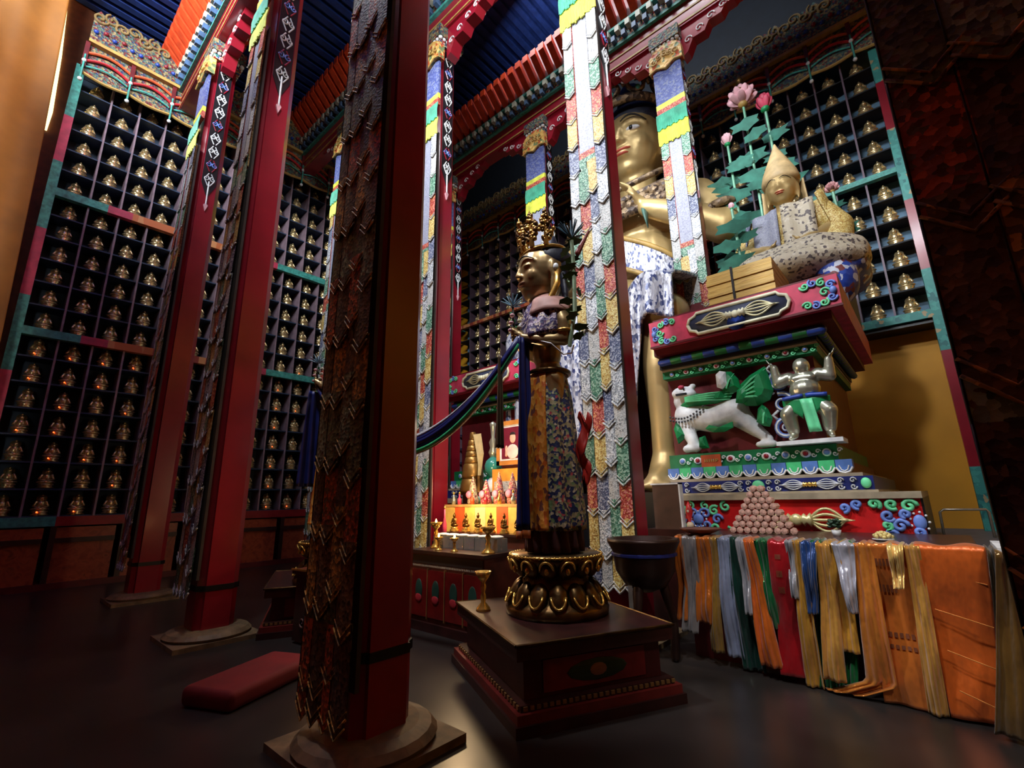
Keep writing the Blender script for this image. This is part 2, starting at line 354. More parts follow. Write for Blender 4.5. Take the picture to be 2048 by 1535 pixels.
pn.prism([(-.13,10.9),(-.13,7.95),(0,7.62),(.13,7.95),(.13,10.9)],H_,H_+.012,0,'x')
for i in range(9):
    z=10.7-i*.33; m=1 if i%3!=1 else 2
    for d in (-1,1):
        pn.tube(spiral(d*.06,z,.062,1.2,pi/2,d,14,H_+.02,'x'),.012,m,5)
        pn.tube([(H_+.02,d*.02,z+.12),(H_+.02,d*.09,z-.02),(H_+.02,d*.02,z-.16)],.011,3 if i%3==1 else m,5)
pn.tube([(H_+.02,0,8.0),(H_+.02,0,7.45)],.014,1,6); pn.prism([(-.04,7.45),(0,7.32),(.04,7.45),(0,7.5)],H_,H_+.03,4,'x')
PEND=pn.mesh('pendant_painting',[BLACK,WHITE,PBLUE,RED,LPINK])
# banner pieces (local frame: faces -Y, z is world height)
def lappet_mesh(mat,w,h,name='lappet',hemm=None):
    hr=.5 if hemm else 1
    b=MB()
    def fn(u,v):
        x=(u-.5)*w; z=-v*h; tip=max(0,(v-.72)/.28); lim=1-abs(2*u-1)
        z=-v*(h-.14*w/.15*.5*abs(2*u-1)); return (x,-.008*sin(pi*u)-.008*v,z)
    b.grid(fn,6,6,0)
    # pale piping along the pointed hem
    hem=[fn(i/6,1) for i in range(7)]; b.tube([(x,y-.006,z+.004) for x,y,z in hem],.011*hr,1,5)
    hem2=[(x,y-.004*hr,z+.05) for x,y,z in hem]; b.tube(hem2,.005,1,4)
    b.tube([fn(0,k/4) for k in range(5)],.004,2,4)
    return b.mesh(name,[mat,hemm or WBRO,BLACK],True)
LM={k:lappet_mesh(m,.165,.56) for k,m in (('s',SIL),('w',WBRO),('g',GBRO),('r',RBRO),('y',YBRO),('b',BBRO))}
WARM=[pattern('dusty_'+n,[(0,c),(.4,tuple(int(x*1.35) for x in c)),(.65,tuple(int(x*.65) for x in c)),(.85,(120,92,56))],46,rough=.6) for n,c in (('brown_brocade',(116,84,50)),('rust_brocade',(176,84,42)),('olive_brocade',(96,98,58)),('ochre_brocade',(178,132,60)),('umber_brocade',(92,66,48)),('sage_brocade',(128,138,104)))]
LW=[lappet_mesh(m,.19,.6,'lappet',WARM[3]) for m in WARM]  # browner, duller lappet colours for two of the banners
CYC='swgryb'
def banner(cx,cy,label,zbot=.5,seed=0,hw=.29,ncol=4,dark=False):
    t=thing('pillar_banner',label,'banner',(cx,cy-.265,0),0,'brocade banners on the pillars')
    c=MB()
    pts=[(-.36,10.45)]
    for i in range(9): a=pi-pi*i/8; pts.append((.36*cos(a)*(1+.06*(i%2)),10.72+.3*sin(a)))
    pts+=[(.36,10.45),(.2,10.5),(0,10.4),(-.2,10.5)]
    c.prism(pts,-.1,.04,0)
    for i in range(5): c.tube(spiral(-.24+.12*i,10.68+.08*sin(pi*i/4),.08,1.3,i,1 if i%2 else -1,14,-.12),.014,1,5)
    c.tube([(x,-.11,z) for x,z in pts[-4:]+[pts[0]]],.018,1,6)
    part('cloud_cap',c,[CLOUD,YEL],t)
    part('valance',MB().box(-hw-.01,hw+.01,-.05,.0,9.62,10.5),VALB,t)
    part('yellow_band',MB().box(-hw-.015,hw+.015,-.06,.0,9.5,9.62),FRINGEY,t)
    part('red_band',MB().box(-hw-.015,hw+.015,-.06,.0,9.34,9.5),RBRO,t)
    for nm,z0,z1,mt,o in (('green_fringe',8.98,9.36,FRINGEG,-.075),('yellow_fringe',8.62,9.0,FRINGEY,-.065)):
        f=MB(); n=26
        for i in range(n):
            x=-hw-.02+(2*hw+.04)*i/(n-1); f.tube([(x,o,z1),(x+.004*sin(i*7),o-.02,(z0+z1)/2),(x,o-.012+.008*sin(i*3),z0+.02*sin(i*5))],.014,0,5)
        part(nm,f,mt,t)
    part('centre_panel',MB().box(-.125,.125,-.05,-.01,6.3,8.75),PALE,t)
    bd=MB()
    for s_ in (-1,1): bd.box(s_*.14-.015,s_*.14+.015,-.055,-.01,6.25,8.75,0); bd.box(s_*.165-.01,s_*.165+.01,-.05,-.01,6.25,8.75,1)
    bd.box(-.155,.155,-.057,-.01,6.2,6.3,0); bd.prism([(-.18,6.2),(.18,6.2),(.1,6.0),(0,5.92),(-.1,6.0)],-.06,-.01,2)
    part('panel_border',bd,[RBRO,YBRO,GBRO],t)
    part('backing_cloth',MB().box(-hw+.01,hw-.01,-.01,.02,zbot+.2,8.7),flat('banner_lining',(60,50,46),.8),t)
    step=.46
    for ci in range(ncol):
        x=-hw+.075+(2*hw-.15)*ci/(ncol-1); side=ci in (0,ncol-1)
        z=(8.78 if side else 6.12)-(.12 if ci%2 else 0); k=seed+ci*2
        zz=[]
        while z-.5>zbot: zz.append(z); z-=step
        zz.append(zbot+.56)
        for i,z in enumerate(zz):
            put('lappet',LW[(k+i*5+ci)%6] if dark and z<9 else LM[CYC[(k+i)%6]],t,(x,-.066+.007*(i%2)-.004*(ci%2),z))
    return t
def pillar(cx,cy,label,blabel,seed,base=True,**k):
    t=thing('pillar',label,'pillar',(cx,cy,0),0,'red lacquered pillars of the hall')
    put('shaft',SHAFT,t); put('stone_base',BASE,t); put('shaft_band',BAND,t); put('capital',CAPM,t); put('bracket',BRK,t); put('pendant_painting',PEND,t)
    banner(cx,cy,blabel,seed=seed,**k)
pillar(-3.07,1.98,'red octagonal pillar nearest the camera, left of the standing gilt statue','dull brown brocade banner on the nearest pillar, left of the standing statue',1,dark=True,zbot=.24)
pillar(-6.8,2.15,'red pillar with white curled pendant, behind the red floor cushion','narrow brocade banner on the pillar behind the red floor cushion',3)
pillar(-10.4,2.2,'most distant red pillar of the front row, before the left niche wall','pale brocade banner on the pillar standing before the left niche wall',5)
pillar(.4,1.97,'pillar at the right edge, hidden behind its large dark banner','large dark brown banner filling the right edge of the picture',2,dark=True,zbot=1.15)
pillar(-6.55,5.3,'bright red pillar behind the offering altar, crossed by the blue scarf','brocade banner left of the bright red pillar behind the offering altar',0)
pillar(-2.9,5.3,'tall red pillar right behind the standing gilt statue','long pale brocade banner directly above and behind the standing gilt statue',0)
pillar(-10.2,5.3,'distant pillar mostly hidden behind the nearest pillar','sliver of pale banner at the left edge of the nearest pillar',4)
pillar(-2.82,8.7,'red pillar between the giant gilded face and the pointed-hat figure','brocade banner beside the cheek of the giant gilded statue',2)
pillar(-6.45,8.7,'shadowed pillar behind the crown of the standing gilt statue','brocade banner rising behind the crown of the standing gilt statue',5)
pillar(-10.0,8.7,'farthest pillar, seen as a thin strip beside the bright red pillar','thin strip of banner touching the right side of the bright red pillar',1)
# ---------------------------------------------------------------- niche cabinets
WCOLS=22; CW=.54
ROWS=[1.38+.527*i for i in range(7)]+[5.13+.515*i for i in range(6)]+[8.3+.53*i for i in range(6)]
def seg_post(name,x0,x1,y0,y1,zs,m0,mats,parent):
    b=MB()
    for i,(a,c) in enumerate(zip(zs,zs[1:])): b.box(x0,x1,y0,y1,c,a,(i+m0)%2)
    return part(name,b,mats,parent)
def rail(name,u0,u1,f0,f1,z0,z1,parent,ax):
    b=MB(); L=u1-u0; cuts=[(0,.9,0),(.9,1.35,1),(1.35,4.3,2),(4.3,4.7,1),(4.7,5.6,0)]; u=u0; 
    while u<u1-.01:
        for a,c,m in cuts:
            s,e=u+a,min(u+c,u1)
            if s<u1: b.box(*((f0,f1,s,e) if ax=='y' else (s,e,f0,f1)),z0,z1,m)
        u+=5.6
    return part(name,b,[TEAL,PINK,RAILP],parent)
# west wall
nc=thing('niche_cabinet','wall-high cabinet of dark niches along the left wall, red rail at its foot','cabinet',(0,0,0))
part('back_panel',MB().box(-13.85,-13.8,.1,12.2,1.3,11.6),NICHE,nc)
for i in range(1,WCOLS): y=.16+CW*i; part('divider',MB().box(-13.8,-13.3,y-.018,y+.018,1.3,11.5),[LILAC],nc)
for z in ROWS:
    part('shelf',MB().box(-13.8,-13.31,.12,12.2,z-.03,z),SHELFB,nc); 
for z0,z1 in ((8.12,8.3),(4.95,5.12)): rail('painted_rail',.12,12.2,-13.36,-13.22,z0,z1,nc,'y')
b=MB(); b.box(-13.4,-13.1,.12,1.2,1.18,1.36,0); b.box(-13.4,-13.1,1.2,12.2,1.18,1.36,1); part('foot_rail',b,[TEAL,flat('foot_rail_red',(150,26,34),.45)],nc)
seg_post('corner_post',-13.36,-13.2,-.02,.14,[11.5,10.09,8.92,7.28,5.76,4.17,2.61,1.1],0,[TEAL,PINK],nc)
part('plinth_board',MB().box(-13.8,-13.1,.0,12.2,0,.12),DRED,nc)
for i in range(11):
    y=.05+1.1*i
    part('base_panel',MB().box(-13.75,-13.15,y+.09,y+1.01,.12,.9),DADO,nc)
    part('upper_panel',MB().box(-13.75,-13.14,y+.09,y+1.01,.95,1.15),DADO,nc)
    fb=MB(); fb.box(-13.75,-13.1,y,y+.09,.12,1.18); fb.box(-13.75,-13.1,y+.09,y+1.01,.86,.95); part('base_frame',fb,DWOOD,nc)
# north wall
nn=thing('niche_cabinet','cabinet of niches on the wall behind the gilded statues, ochre wall showing under it','cabinet',(0,0,0))
YN=11.75; NCOL=25
part('back_panel',MB().box(-13.1,.5,12.22,12.27,4.9,11.6),flat('niche_back_blue',(84,120,146),.6),nn)
for i in range(1,NCOL): x=.48-CW*i; part('divider',MB().box(x-.018,x+.018,YN,12.22,4.9,11.5),[flat('mauve_edge_dark',(104,84,98),.5)],nn)
NROWS=[4.95+.515*i for i in range(6)]+[8.12+.53*i for i in range(6)]
for z in NROWS: part('shelf',MB().box(-13.1,.5,YN+.01,12.22,z-.03,z),flat('niche_shelf_black',(16,18,26),.7),nn)
b=MB(); b.box(-2.2,.5,YN-.08,YN+.05,8.0,8.12,0); b.box(-13.1,-2.2,YN-.08,YN+.05,8.0,8.12,1); part('painted_rail',b,[TEAL,RAILP],nn)
b=MB(); b.box(-1.3,.5,YN-.08,YN+.05,4.78,4.95,0); b.box(-13.1,-1.3,YN-.08,YN+.05,4.78,4.95,1); part('painted_rail',b,[TEALF,RAILP],nn)
part('underside_board',MB().box(-13.1,.5,YN,12.3,4.7,4.78),BLACK,nn)
seg_post('corner_post',.47,.75,YN-.1,YN+.12,[11.1,10.2,9.0,7.3,5.76,4.1,1.95,.86],0,[TEALF,RED],nn)
# lower tier of the north cabinet left of the thrones
part('back_panel',MB().box(-13.1,-8.2,12.22,12.27,1.3,4.7),NICHE,nn)
for i in range(10): x=-8.3-CW*i; part('divider',MB().box(x-.018,x+.018,YN,12.22,1.3,4.7),[LILAC],nn)
for i in range(7): z=1.38+.5*i; part('shelf',MB().box(-13.1,-8.2,YN+.01,12.22,z-.03,z),SHELFB,nn)
# carved canopies above the niches
def canopy_bay(parent,first,L=.84):
    """local x runs along the wall, front faces -y"""
    P=[]
    b=MB()
    def crest(x): return 12.78+.16*abs(sin(x*pi/L*1.5))+.08*sin(x*23)
    poly=[(0,12.02)]+[(L,12.02)]+[(L-L*i/10,crest(L-L*i/10)) for i in range(11)]
    b.prism(poly,-.5,-.36,0)
    for i in range(5): b.ell((L*(i+.5)/5,-.52,12.3+.08*(i%2)),.05,1 if i%2 else 2,8,6)
    for i in range(4): b.tube(spiral(L*(i+.5)/4,12.72+.1*(i%2),.15,1.3,i*2,1 if i%2 else -1,16,-.52),.026,3,6)
    P.append(('crest',b,[POLY,flat('canopy_bud_red',(130,30,38),.5),BLUE,flat('crest_gilt_paint',(136,112,70),.5)]))
    b=MB(); b.box(0,L,-.55,-.36,11.96,12.04); P.append(('gilt_moulding',b,[YEL]))
    b=MB()
    low=[(0,11.2)]+[(L*i/12,11.16+.09*sin(pi*i/12)-(.05 if i%2 else 0)) for i in range(13)]+[(L,11.96),(0,11.96)]
    b.prism([(L*i/12,11.12+.1*(1-sin(pi*i/12))*.6) for i in range(13)]+[(L,11.96),(0,11.96)],-.42,-.34,0)
    P.append(('lambrequin',b,[POLY]))
    b=MB()
    for zc,h,mt in ((11.72,.12,1),(11.5,.14,0),(11.34,.1,2)):
        b.tube([(L*i/10,-.45-.03*sin(pi*i/10),zc+h*sin(pi*i/10)-.03) for i in range(11)],.032 if mt<2 else .02,mt,6)
    P.append(('ribbon_swag',b,[flat('swag_red',(190,36,44),.5),flat('swag_orange',(214,92,50),.5),TEAL]))
    b=MB(); b.tube([(L*i/12,-.44,11.1+.1*(1-sin(pi*i/12))*.6) for i in range(13)],.035,0,6); P.append(('gilt_hem',b,[YEL]))
    b=MB(); b.box(-.04,.04,-.5,-.4,11.3,11.96,0); b.tube([(0,-.5,11.6),(0,-.52,11.3),(0,-.5,10.95)],.02,1,6); b.ell((0,-.52,11.42),.045,2,8,6); b.ell((0,-.5,10.92),.045,2,8,6)
    P.append(('tassel_strap',b,[DRED,TEAL,WHITE]))
    return [(n,b.mesh(n,m)) for n,b,m in P]
BAY=canopy_bay(None,None)
def canopy(label,origin,rz,n):
    t=thing('carved_canopy',label,'canopy',origin,rz)
    for i in range(n):
        for nm,me in BAY: put(nm,me,t,(i*.84,0,0))
canopy('carved and tasselled polychrome canopy running above the left wall niches',(-13.4,.08,0),pi/2,14)
canopy('carved polychrome canopy above the niches behind the gilded statues',(-13.2,12.0,0),0,17)
# yellow curtain at the left
cu=MB()
def cf(u,v):
    z=14.2-14.2*v; e=-.10-.028*max(0,z-4.5)-.012*max(0,z-9) ; y=-3.2+(e+3.2)*u; return (-12.4+.035*sin(u*26)+.03*sin(v*5+u*9),y,z)
cu.grid(cf,90,16); o=part('curtain',cu,flat('ochre_curtain_cloth',(146,92,28),.7,0,0,0,.08,2),None,True); solid(o,.01)
tag(o,'plain ochre-yellow curtain hanging at the far left edge','curtain')
# ---------------------------------------------------------------- heads
def head(mb,c,s,m=0,ears=True):
    """face looks to +x; s = half height of the head"""
    x,y,z=c
    mb.ell((x-.08*s,y,z+.12*s),(.86*s,.76*s,.92*s),m,24,16); mb.ell((x+.16*s,y,z-.28*s),(.6*s,.62*s,.66*s),m,20,12)
    mb.ell((x+.3*s,y,z-.72*s),(.34*s,.36*s,.24*s),m,14,8)
    for d in (-1,1):
        mb.ell((x+.4*s,y+d*.3*s,z-.22*s),(.3*s,.28*s,.32*s),m,12,8)
        mb.tube([(x+(.70-.14*(t*2-1)**2)*s if 0 else x+(.76-.26*t*t)*s,y+d*(.1+.5*t)*s,z+(.2+.1*sin(pi*t)-.04*t)*s) for t in [i/8 for i in range(9)]],.025*s,m,6)
        mb.ell((x+.56*s,y+d*.3*s,z+.06*s),(.2*s,.2*s,.09*s),m,12,8)
        if ears: mb.ell((x-.05*s,y+d*.76*s,z-.1*s),(.15*s,.08*s,.3*s),m,10,8); mb.cap((x-.05*s,y+d*.76*s,z-.3*s),.09*s,(x-.0*s,y+d*.72*s,z-.78*s),.07*s,m,8)
    mb.cap((x+.74*s,y,z+.2*s),.05*s,(x+.84*s,y,z-.18*s),.085*s,m,10); 
    for d in (-1,1): mb.ell((x+.76*s,y+d*.1*s,z-.21*s),(.09*s,.07*s,.06*s),m,8,6)
    mb.ell((x+.68*s,y,z-.42*s),(.13*s,.25*s,.06*s),m,14,6); mb.ell((x+.66*s,y,z-.53*s),(.13*s,.2*s,.065*s),m,14,6)
def face_paint(parent,c,s,open_=True,lips=None):
    x,y,z=c; b=MB()
    for d in (-1,1):
        P=[(x+(.83-.3*t*t)*s,y+d*(.09+.5*t)*s,z+(.26+.13*sin(pi*t)-.05*t)*s) for t in [i/8 for i in range(9)]]
        b.tube(P,[.012*s+.014*s*sin(pi*i/8) for i in range(9)],0,6)
        if open_:
            b.ell((x+.665*s,y+d*.31*s,z+.045*s),(.1*s,.165*s,.062*s),1,14,8,Matrix.Rotation(d*.38,3,'Z')); b.ell((x+.735*s,y+d*.29*s,z+.045*s),(.045*s,.062*s,.052*s),0,10,8)
        b.tube([(x+(.745-.05*abs(2*t-1)-.12*t)*s,y+d*(.14+.34*t)*s,z+(.05+(.065 if open_ else -.0)*sin(pi*t)-(.03*sin(pi*t) if not open_ else 0))*s) for t in [i/6 for i in range(7)]],.016*s,0,5)
    part('painted_eyes',b,[flat('eye_line_black',(14,16,22),.4),WHITE],parent,True)
    b=MB(); b.ell((x+.7*s,y,z-.43*s),(.13*s,.24*s,.045*s),0,14,6); b.ell((x+.68*s,y,z-.52*s),(.13*s,.18*s,.05*s),0,14,6)
    part('painted_lips',b,lips or flat('lip_red',(176,74,56),.4),parent,True)
def fingers(mb,wrist,palm_dir,out,side,L,m=0,curl=.4,sp=1):
    """palm + four fingers + thumb.  palm_dir: along the fingers, out: palm normal, side: thumb side"""
    d=Vector(palm_dir).normalized(); o=Vector(out).normalized(); s=Vector(side).normalized(); w_=Vector(wrist)
    c=w_+d*L*.28; mb.chain([(w_,L*.13),(w_+d*L*.2,L*.17)],m,10)
    for k in range(4):
        off=s*(.19-.125*k)*L; ln=(.9,1.0,.94,.76)[k]*L*.5
        p=[w_+d*L*.12+off*.6,w_+d*L*.45+off]; a=curl*(1+.25*k)
        mb.cap(p[0],L*.075,p[1],L*.07,m,8)
        d1=(d*cos(a)+o*sin(a)); q=p[1]+d1*ln*.45; mb.cap(p[1],L*.065,q,L*.055,m,8)
        d2=(d*cos(a*2)+o*sin(a*2)); q2=q+d2*ln*.32; mb.cap(q,L*.053,q2,L*.047,m,8)
        d3=(d*cos(a*2.6)+o*sin(a*2.6)); mb.cap(q2,L*.047,q2+d3*ln*.25,L*.04,m,8)
    t0=w_+s*L*.13+d*L*.1; t1=t0+(s*.75+d*.6+o*.2).normalized()*L*.25; t2=t1+(d*.8+o*.5-s*.05).normalized()*L*.22
    mb.cap(t0,L*.085,t1,L*.07,m,8); mb.cap(t1,L*.065,t2,L*.05,m,8)
# ---------------------------------------------------------------- giant gilded statue
gb=thing('giant_buddha_statue','giant gilded seated statue with painted eyes, filling the dark bay between two pillars','statue',(-4.4,9.95,0),-pi/2)
# local: +x faces the hall (world -y), +y is world +x ; so local (a,b) -> world (X=-4.4+b, Y=9.95-a)
g=MB(); HC=(0,0,10.2); HS=1.06
head(g,HC,HS)
g.cap((-.05,0,8.6),.5,(.0,0,9.4),.46,0,16)
g.ell((0,0,7.9),(.85,1.35,.85),0,20,12); g.ell((.05,0,7.0),(.78,1.0,1.0),0,20,12); g.ell((0,0,6.0),(.82,.86,.8),0,20,12); g.ell((-.1,0,5.2),(1.0,1.3,.7),0,20,12)
for d in (-1,1):
    sh_=(-.05,d*1.35,8.15); el=(.5,d*1.98,6.95); wr=(1.05,d*.62,7.75)
    g.chain([(sh_,.5),(((sh_[0]+el[0])/2-.05,d*1.85,7.5),.42),(el,.36)],0,16)
    g.chain([(el,.35),((.8,d*1.4,7.35),.31),(wr,.2)],0,16)
    fingers(g,(1.08,d*.55,7.8),(.15,-d*.35,1),(-.0,-d*1,0),(.8,0,.2),.8,0,.25)
    kn=(2.4,d*1.28,4.62); an=(2.72,d*1.24,2.1)
    g.chain([((0,d*.8,5.1),.72),((1.3,d*1.0,5.05),.42),(kn,.42)],0,18)
    g.chain([(kn,.34),((2.62,d*1.26,3.6),.29),((2.7,d*1.25,2.7),.2),(an,.19)],0,16)
    g.chain([(an,.22),((2.85,d*1.24,1.82),.24),((3.2,d*1.28,1.74),.17)],0,12)
    for k in range(5): g.cap((3.15,d*(1.1+.09*k),1.72),.075,(3.4-.03*k,d*(1.1+.095*k),1.68),.065-.005*k,0,8)
body('body',g,[FACEG],gb,.045,3)
face_paint(gb,HC,HS)
b=MB(); b.ell((-.22,0,10.86),(.93,.88,.66),0,24,14); b.ell((-.3,0,10.4),(.8,.86,.7),0,20,12); b.cap((-.1,0,11.2),.5,(-.1,0,12.0),.32,0,16)
part('hair',b,HAIR,gb,True)
b=MB()   # crown: circlet, five openwork leaves
b.tube([(.0+.98*cos(a),.92*sin(a),11.0) for a in [(-2.1+4.2*i/24) for i in range(25)]],.1,0,8)
for k in range(5):
    a=(k-2)*.62; cx,cy=.95*cos(a),.95*sin(a); R3=Matrix.Rotation(a,3,'Z')
    for (u,z,r) in ((0,11.35,.3),(-.2,11.7,.2),(.2,11.7,.2),(0,12.05,.22),(0,12.4,.13),(0,11.75,.16)):
        for q in (0,1):
            P=[R3@Vector((.05*q,u+x_,0))+Vector((cx,cy,z+z_)) for x_,z_ in [(r*cos(t)*(1-t/14),r*sin(t)*(1-t/14)) for t in [i*.52+q*2 for i in range(13)]]]
            b.tube(P,.05,0,6)
    for z in (11.2,11.55,11.9): b.ell((cx*1.06,cy*1.06,z),.08,1,8,6)
for d in (-1,1):
    for k in range(4): b.tube([(v[0]*1.0-.1,d*(.95+v[1]*.3),v[2]) for v in [(.18*cos(t),.5*sin(t)+.4,10.9+.25*k+.2*cos(t*2)) for t in [i*.5 for i in range(12)]]],.05,0,6)
part('crown',b,[BROWNF,TEAL],gb,True)
b=MB()
for k in range(3):
    r=.7+.24*k; b.tube([(.2+.62*r*cos(a)+.2,r*1.15*sin(a),8.9-.35*k-.5*r*cos(a)*.9+.1) for a in [(-2.0+4.0*i/20) for i in range(21)]],.07+.02*k,0,8)
for i in range(40):
    a=-1.7+3.4*i/39; b.ell((.45+.85*cos(a)*.7,1.15*sin(a),8.5-.55*cos(a)+.1*sin(i*2.3)),.13,0,8,6)
for d in (-1,1):
    b.ell((.12,d*.98,9.15),(.2,.2,.26),0,10,8)
    b.tube([(.48+.34*cos(a),d*(1.93)+.0+.36*sin(a)*.9,7.3+.1*sin(a)) for a in [i*pi/8 for i in range(17)]],.09,0,8)
part('necklace',b,[BROWNF],gb,True)
b=MB(); b.tube([(1.12,.55,7.72),(1.25,.66,7.5),(1.3,.72,7.1)],[.05,.14,.02],0,8,.4); part('wrist_ribbon',b,flat('dusty_green_silk',(70,104,92),.5),gb,True)
b=MB()   # shoulder shawl, broad band across the chest
def shawl(u,v):
    t=u; a=-1.25+2.3*t; r=1.02; return (.1+r*.9*cos(a)*(.95),1.2*sin(a)*1.0,6.1+1.7*(1-t)+ (v-.5)*.75+.03*sin(v*20))
b.grid(shawl,24,8,0); b.tube([shawl(i/24,0) for i in range(25)],.06,1,6); b.tube([shawl(i/24,1) for i in range(25)],.06,1,6)
o=part('shoulder_sash',b,[LAPB,YEL],gb,True)
b=MB(); b.tube([(.86*cos(a)*1.0,.92*sin(a),5.75) for a in [i*pi/12 for i in range(25)]],.11,0,8); b.tube([(.84*cos(a)*1.0,.9*sin(a),6.0) for a in [i*pi/12 for i in range(25)]],.05,0,8); part('belt',b,BROWNF,gb,True)
b=MB()   # lap cloth over the thighs falling between and beside the shins
def lap(u,v):
    y=-2.15+3.85*u; kn_=max(0,1-((abs(y)-1.28)/.62)**2)
    if v<.35:
        t=v/.35; x=.3+(2.35+.1*kn_)*t; z=5.45+.32*kn_*(1-.2*t)-.42*t*t+.05*sin(y*12)
    else:
        t=(v-.35)/.65; x=2.68+.26*kn_+.1*sin(y*15)*min(1,t*3)+.12*t; z=5.02+.26*kn_-(t*(3.1 if y<.9 else 3.1-2.25*min(1,(y-.9)/.25)))
    return (x,y,z)
b.grid(lap,64,26); o=part('lap_robe',b,LAPB,gb,True); solid(o,.05)
b=MB(); b.box(-1.4,1.6,-2.1,1.75,1.6,5.0); part('seat_block',b,DRED,gb)
b=MB(); b.box(2.0,3.55,-2.2,1.62,.0,1.6); part('foot_block',b,BLACK,gb)
# ---------------------------------------------------------------- throne (right), copied for the left one
XR=-.16
def tier(name,xr,yf,z0,z1,mats,parent,xl=-2.95,yb=10.2,seg=None):
    b=MB(); b.box(xl,xr,yf,8.2,z0,z1,0); b.box(-2.45,xr,8.2,yb,z0,z1,0); return part(name,b,mats,parent)
def make_throne(label,short):
    t=thing('throne',label,'throne',(0,0,0)); yb=8.2 if short else 10.2
    def T(name,xr,yf,z0,z1,mat,xl=-2.95):
        b=MB(); b.box(xl,xr,yf,8.2,z0,z1)
        if not short: b.box(-2.45,xr,8.2,yb,z0,z1)
        return part(name,b,mat,t)
    base=T('base_block',XR,6.5,0,1.48,BRED)
    side=MB(); side.box(XR,XR+.02,6.5,yb,0,1.48); part('base_side_shade',side,BLACK,t)  # black sheet in place of shade on the unlit side of the base
    T('stone_ledge',XR+.02,6.44,1.48,1.55,LEDGE)
    blu=T('vajra_band',-.53,6.7,1.57,1.73,NAVY)
    T('ledge_moulding',-.5,6.66,1.55,1.575,LEDGE); T('ledge_moulding',-.62,6.74,1.73,1.77,LEDGE)
    T('petal_core',-.78,6.93,1.77,1.93,DRED)
    gl=T('jewelled_band',-.84,6.9,1.93,2.13,flat('band_green',(14,112,66),.45))
    T('panel_recess',-.95,7.12,2.13,3.34,DRED)
    gu=T('jewelled_band',-.87,6.95,3.32,3.43,flat('band_green',(14,112,66),.45))
    T('band_edge',-.86,6.93,3.43,3.46,LEDGE)
    T('roll_core',-.84,6.86,3.46,3.66,BLACK)
    T('cornice_underside',-.62,6.7,3.64,3.75,DRED)
    cor=T('cornice_board',-.49,6.6,3.75,4.16,PINK)
    part('cornice_lining',MB().box(-2.9,-.52,6.64,8.19,4.16,4.2),DRED,t)
    part('cornice_edge',MB().box(-2.95,-.48,6.585,6.61,3.74,3.77),DRED,t)
    rng=random.Random(5)
    # lotus petals of the lower moulding
    for i in range(13):
        x=-.79-.173*i; b=MB()
        prof=[(-.083,1.93),(.083,1.93),(.083,1.84),(.05,1.79),(-.0,1.775),(-.05,1.79),(-.083,1.84)]
        b.prism([(x+a,z) for a,z in prof],6.80,6.94,0); b.tube([(x+a,6.795,z) for a,z in prof[2:]],.012,1,5); b.tube([(x+.0+a*.6,6.79,z+.02) for a,z in prof[2:]],.008,1,5)
        part('petal',b,[(flat('petal_blue',(84,122,190),.45) if i%2==0 else flat('petal_green',(70,186,120),.45)),WHITE],t)
    for i in range(13):  # rolled bead moulding under the cornice
        x=-.84-.165*i; b=MB(); b.cap((x-.07,6.82,3.56),.062,(x+.07,6.82,3.56),.062,0,10); part('bead',b,[flat('bead_blue',(40,64,140),.4) if i%2==0 else flat('bead_green',(30,100,46),.4)],t,True)
    if not short:
        b=MB()
        for i in range(34): y=6.95+i*.095; b.cap((-.79,y-.03,3.56),.055,(-.79,y+.03,3.56),.055,i%2,8)
        part('side_bead_row',b,[flat('bead_green',(30,100,46),.4),flat('bead_blue',(40,64,140),.4)],t,True)
    # jewels and tendrils
    for zc,yy,xr,n in ((2.03,6.89,-.9,9),(3.375,6.94,-.95,9)):
        b=MB()
        for i in range(n):
            x=xr-.225*i-.05; r=.05 if zc<3 else .036
            b.ell((x,yy,zc),(r*1.25 if i%2 else r,.02,r),1,12,6); b.ell((x,yy-.012,zc),(r*.7,.02,r*.65),2 if i%2 else 3,12,6)
            for d in (-1,1): b.tube(spiral(x+.11+.025*d,zc+d*.02,.03,1.1,0,d,10,yy-.01),.008,0 if zc>3 else 1,5)
        part('jewels',b,[LGREEN,WHITE,RED,PBLUE],t,True)
    b=MB()
    for x in (-1.15,-2.25): vajra(b,x,1.65,.62,6.68,0,1,.55)
    b.ell((-1.72,6.68,1.65),(.075,.03,.07),2,14,8); b.ell((-.6,6.68,1.65),(.05,.03,.06),2,12,8)
    for x in (-.72,-.84,-1.5,-1.6,-1.84,-1.94,-2.65,-2.75): 
        for d in (-1,1): b.tube(spiral(x,1.65+d*.035,.035,1.2,0,d,12,6.685),.009,0,5)
    part('vajra_ornament',b,[flat('silvery_paint',(196,200,206),.4,.3),PGOLD,LGREEN],t,True)
    # cornice plaque
    cx=-1.68; w2,h2=.66,.155; b=MB()
    poly=[(cx-w2,3.955),(cx-w2+.03,4.04),(cx-w2+.11,4.07),(cx-w2+.14,3.955+h2),(cx+w2-.14,3.955+h2),(cx+w2-.11,4.07),(cx+w2-.03,4.04),(cx+w2,3.955),(cx+w2-.03,3.87),(cx+w2-.11,3.84),(cx+w2-.14,3.955-h2),(cx-w2+.14,3.955-h2),(cx-w2+.11,3.84),(cx-w2+.03,3.87)]
    b.prism(poly,6.57,6.6,0); b.tube([(x,6.565,z) for x,z in poly+[poly[0]]],.024,1,6); vajra(b,cx,3.955,1.0,6.55,2,3,.95); b.lathe([(.0,0),(.12,.01)],12,4,(cx,6.56,3.84),(0,-1,0))
    part('vajra_plaque',fix_b(b),[flat('plaque_slate_blue',(52,58,84),.5),flat('plaque_cream',(236,228,196),.45),flat('plaque_ivory',(206,200,160),.4,.2),flat('plaque_cream',(236,228,196),.45),BLUE],t,True)
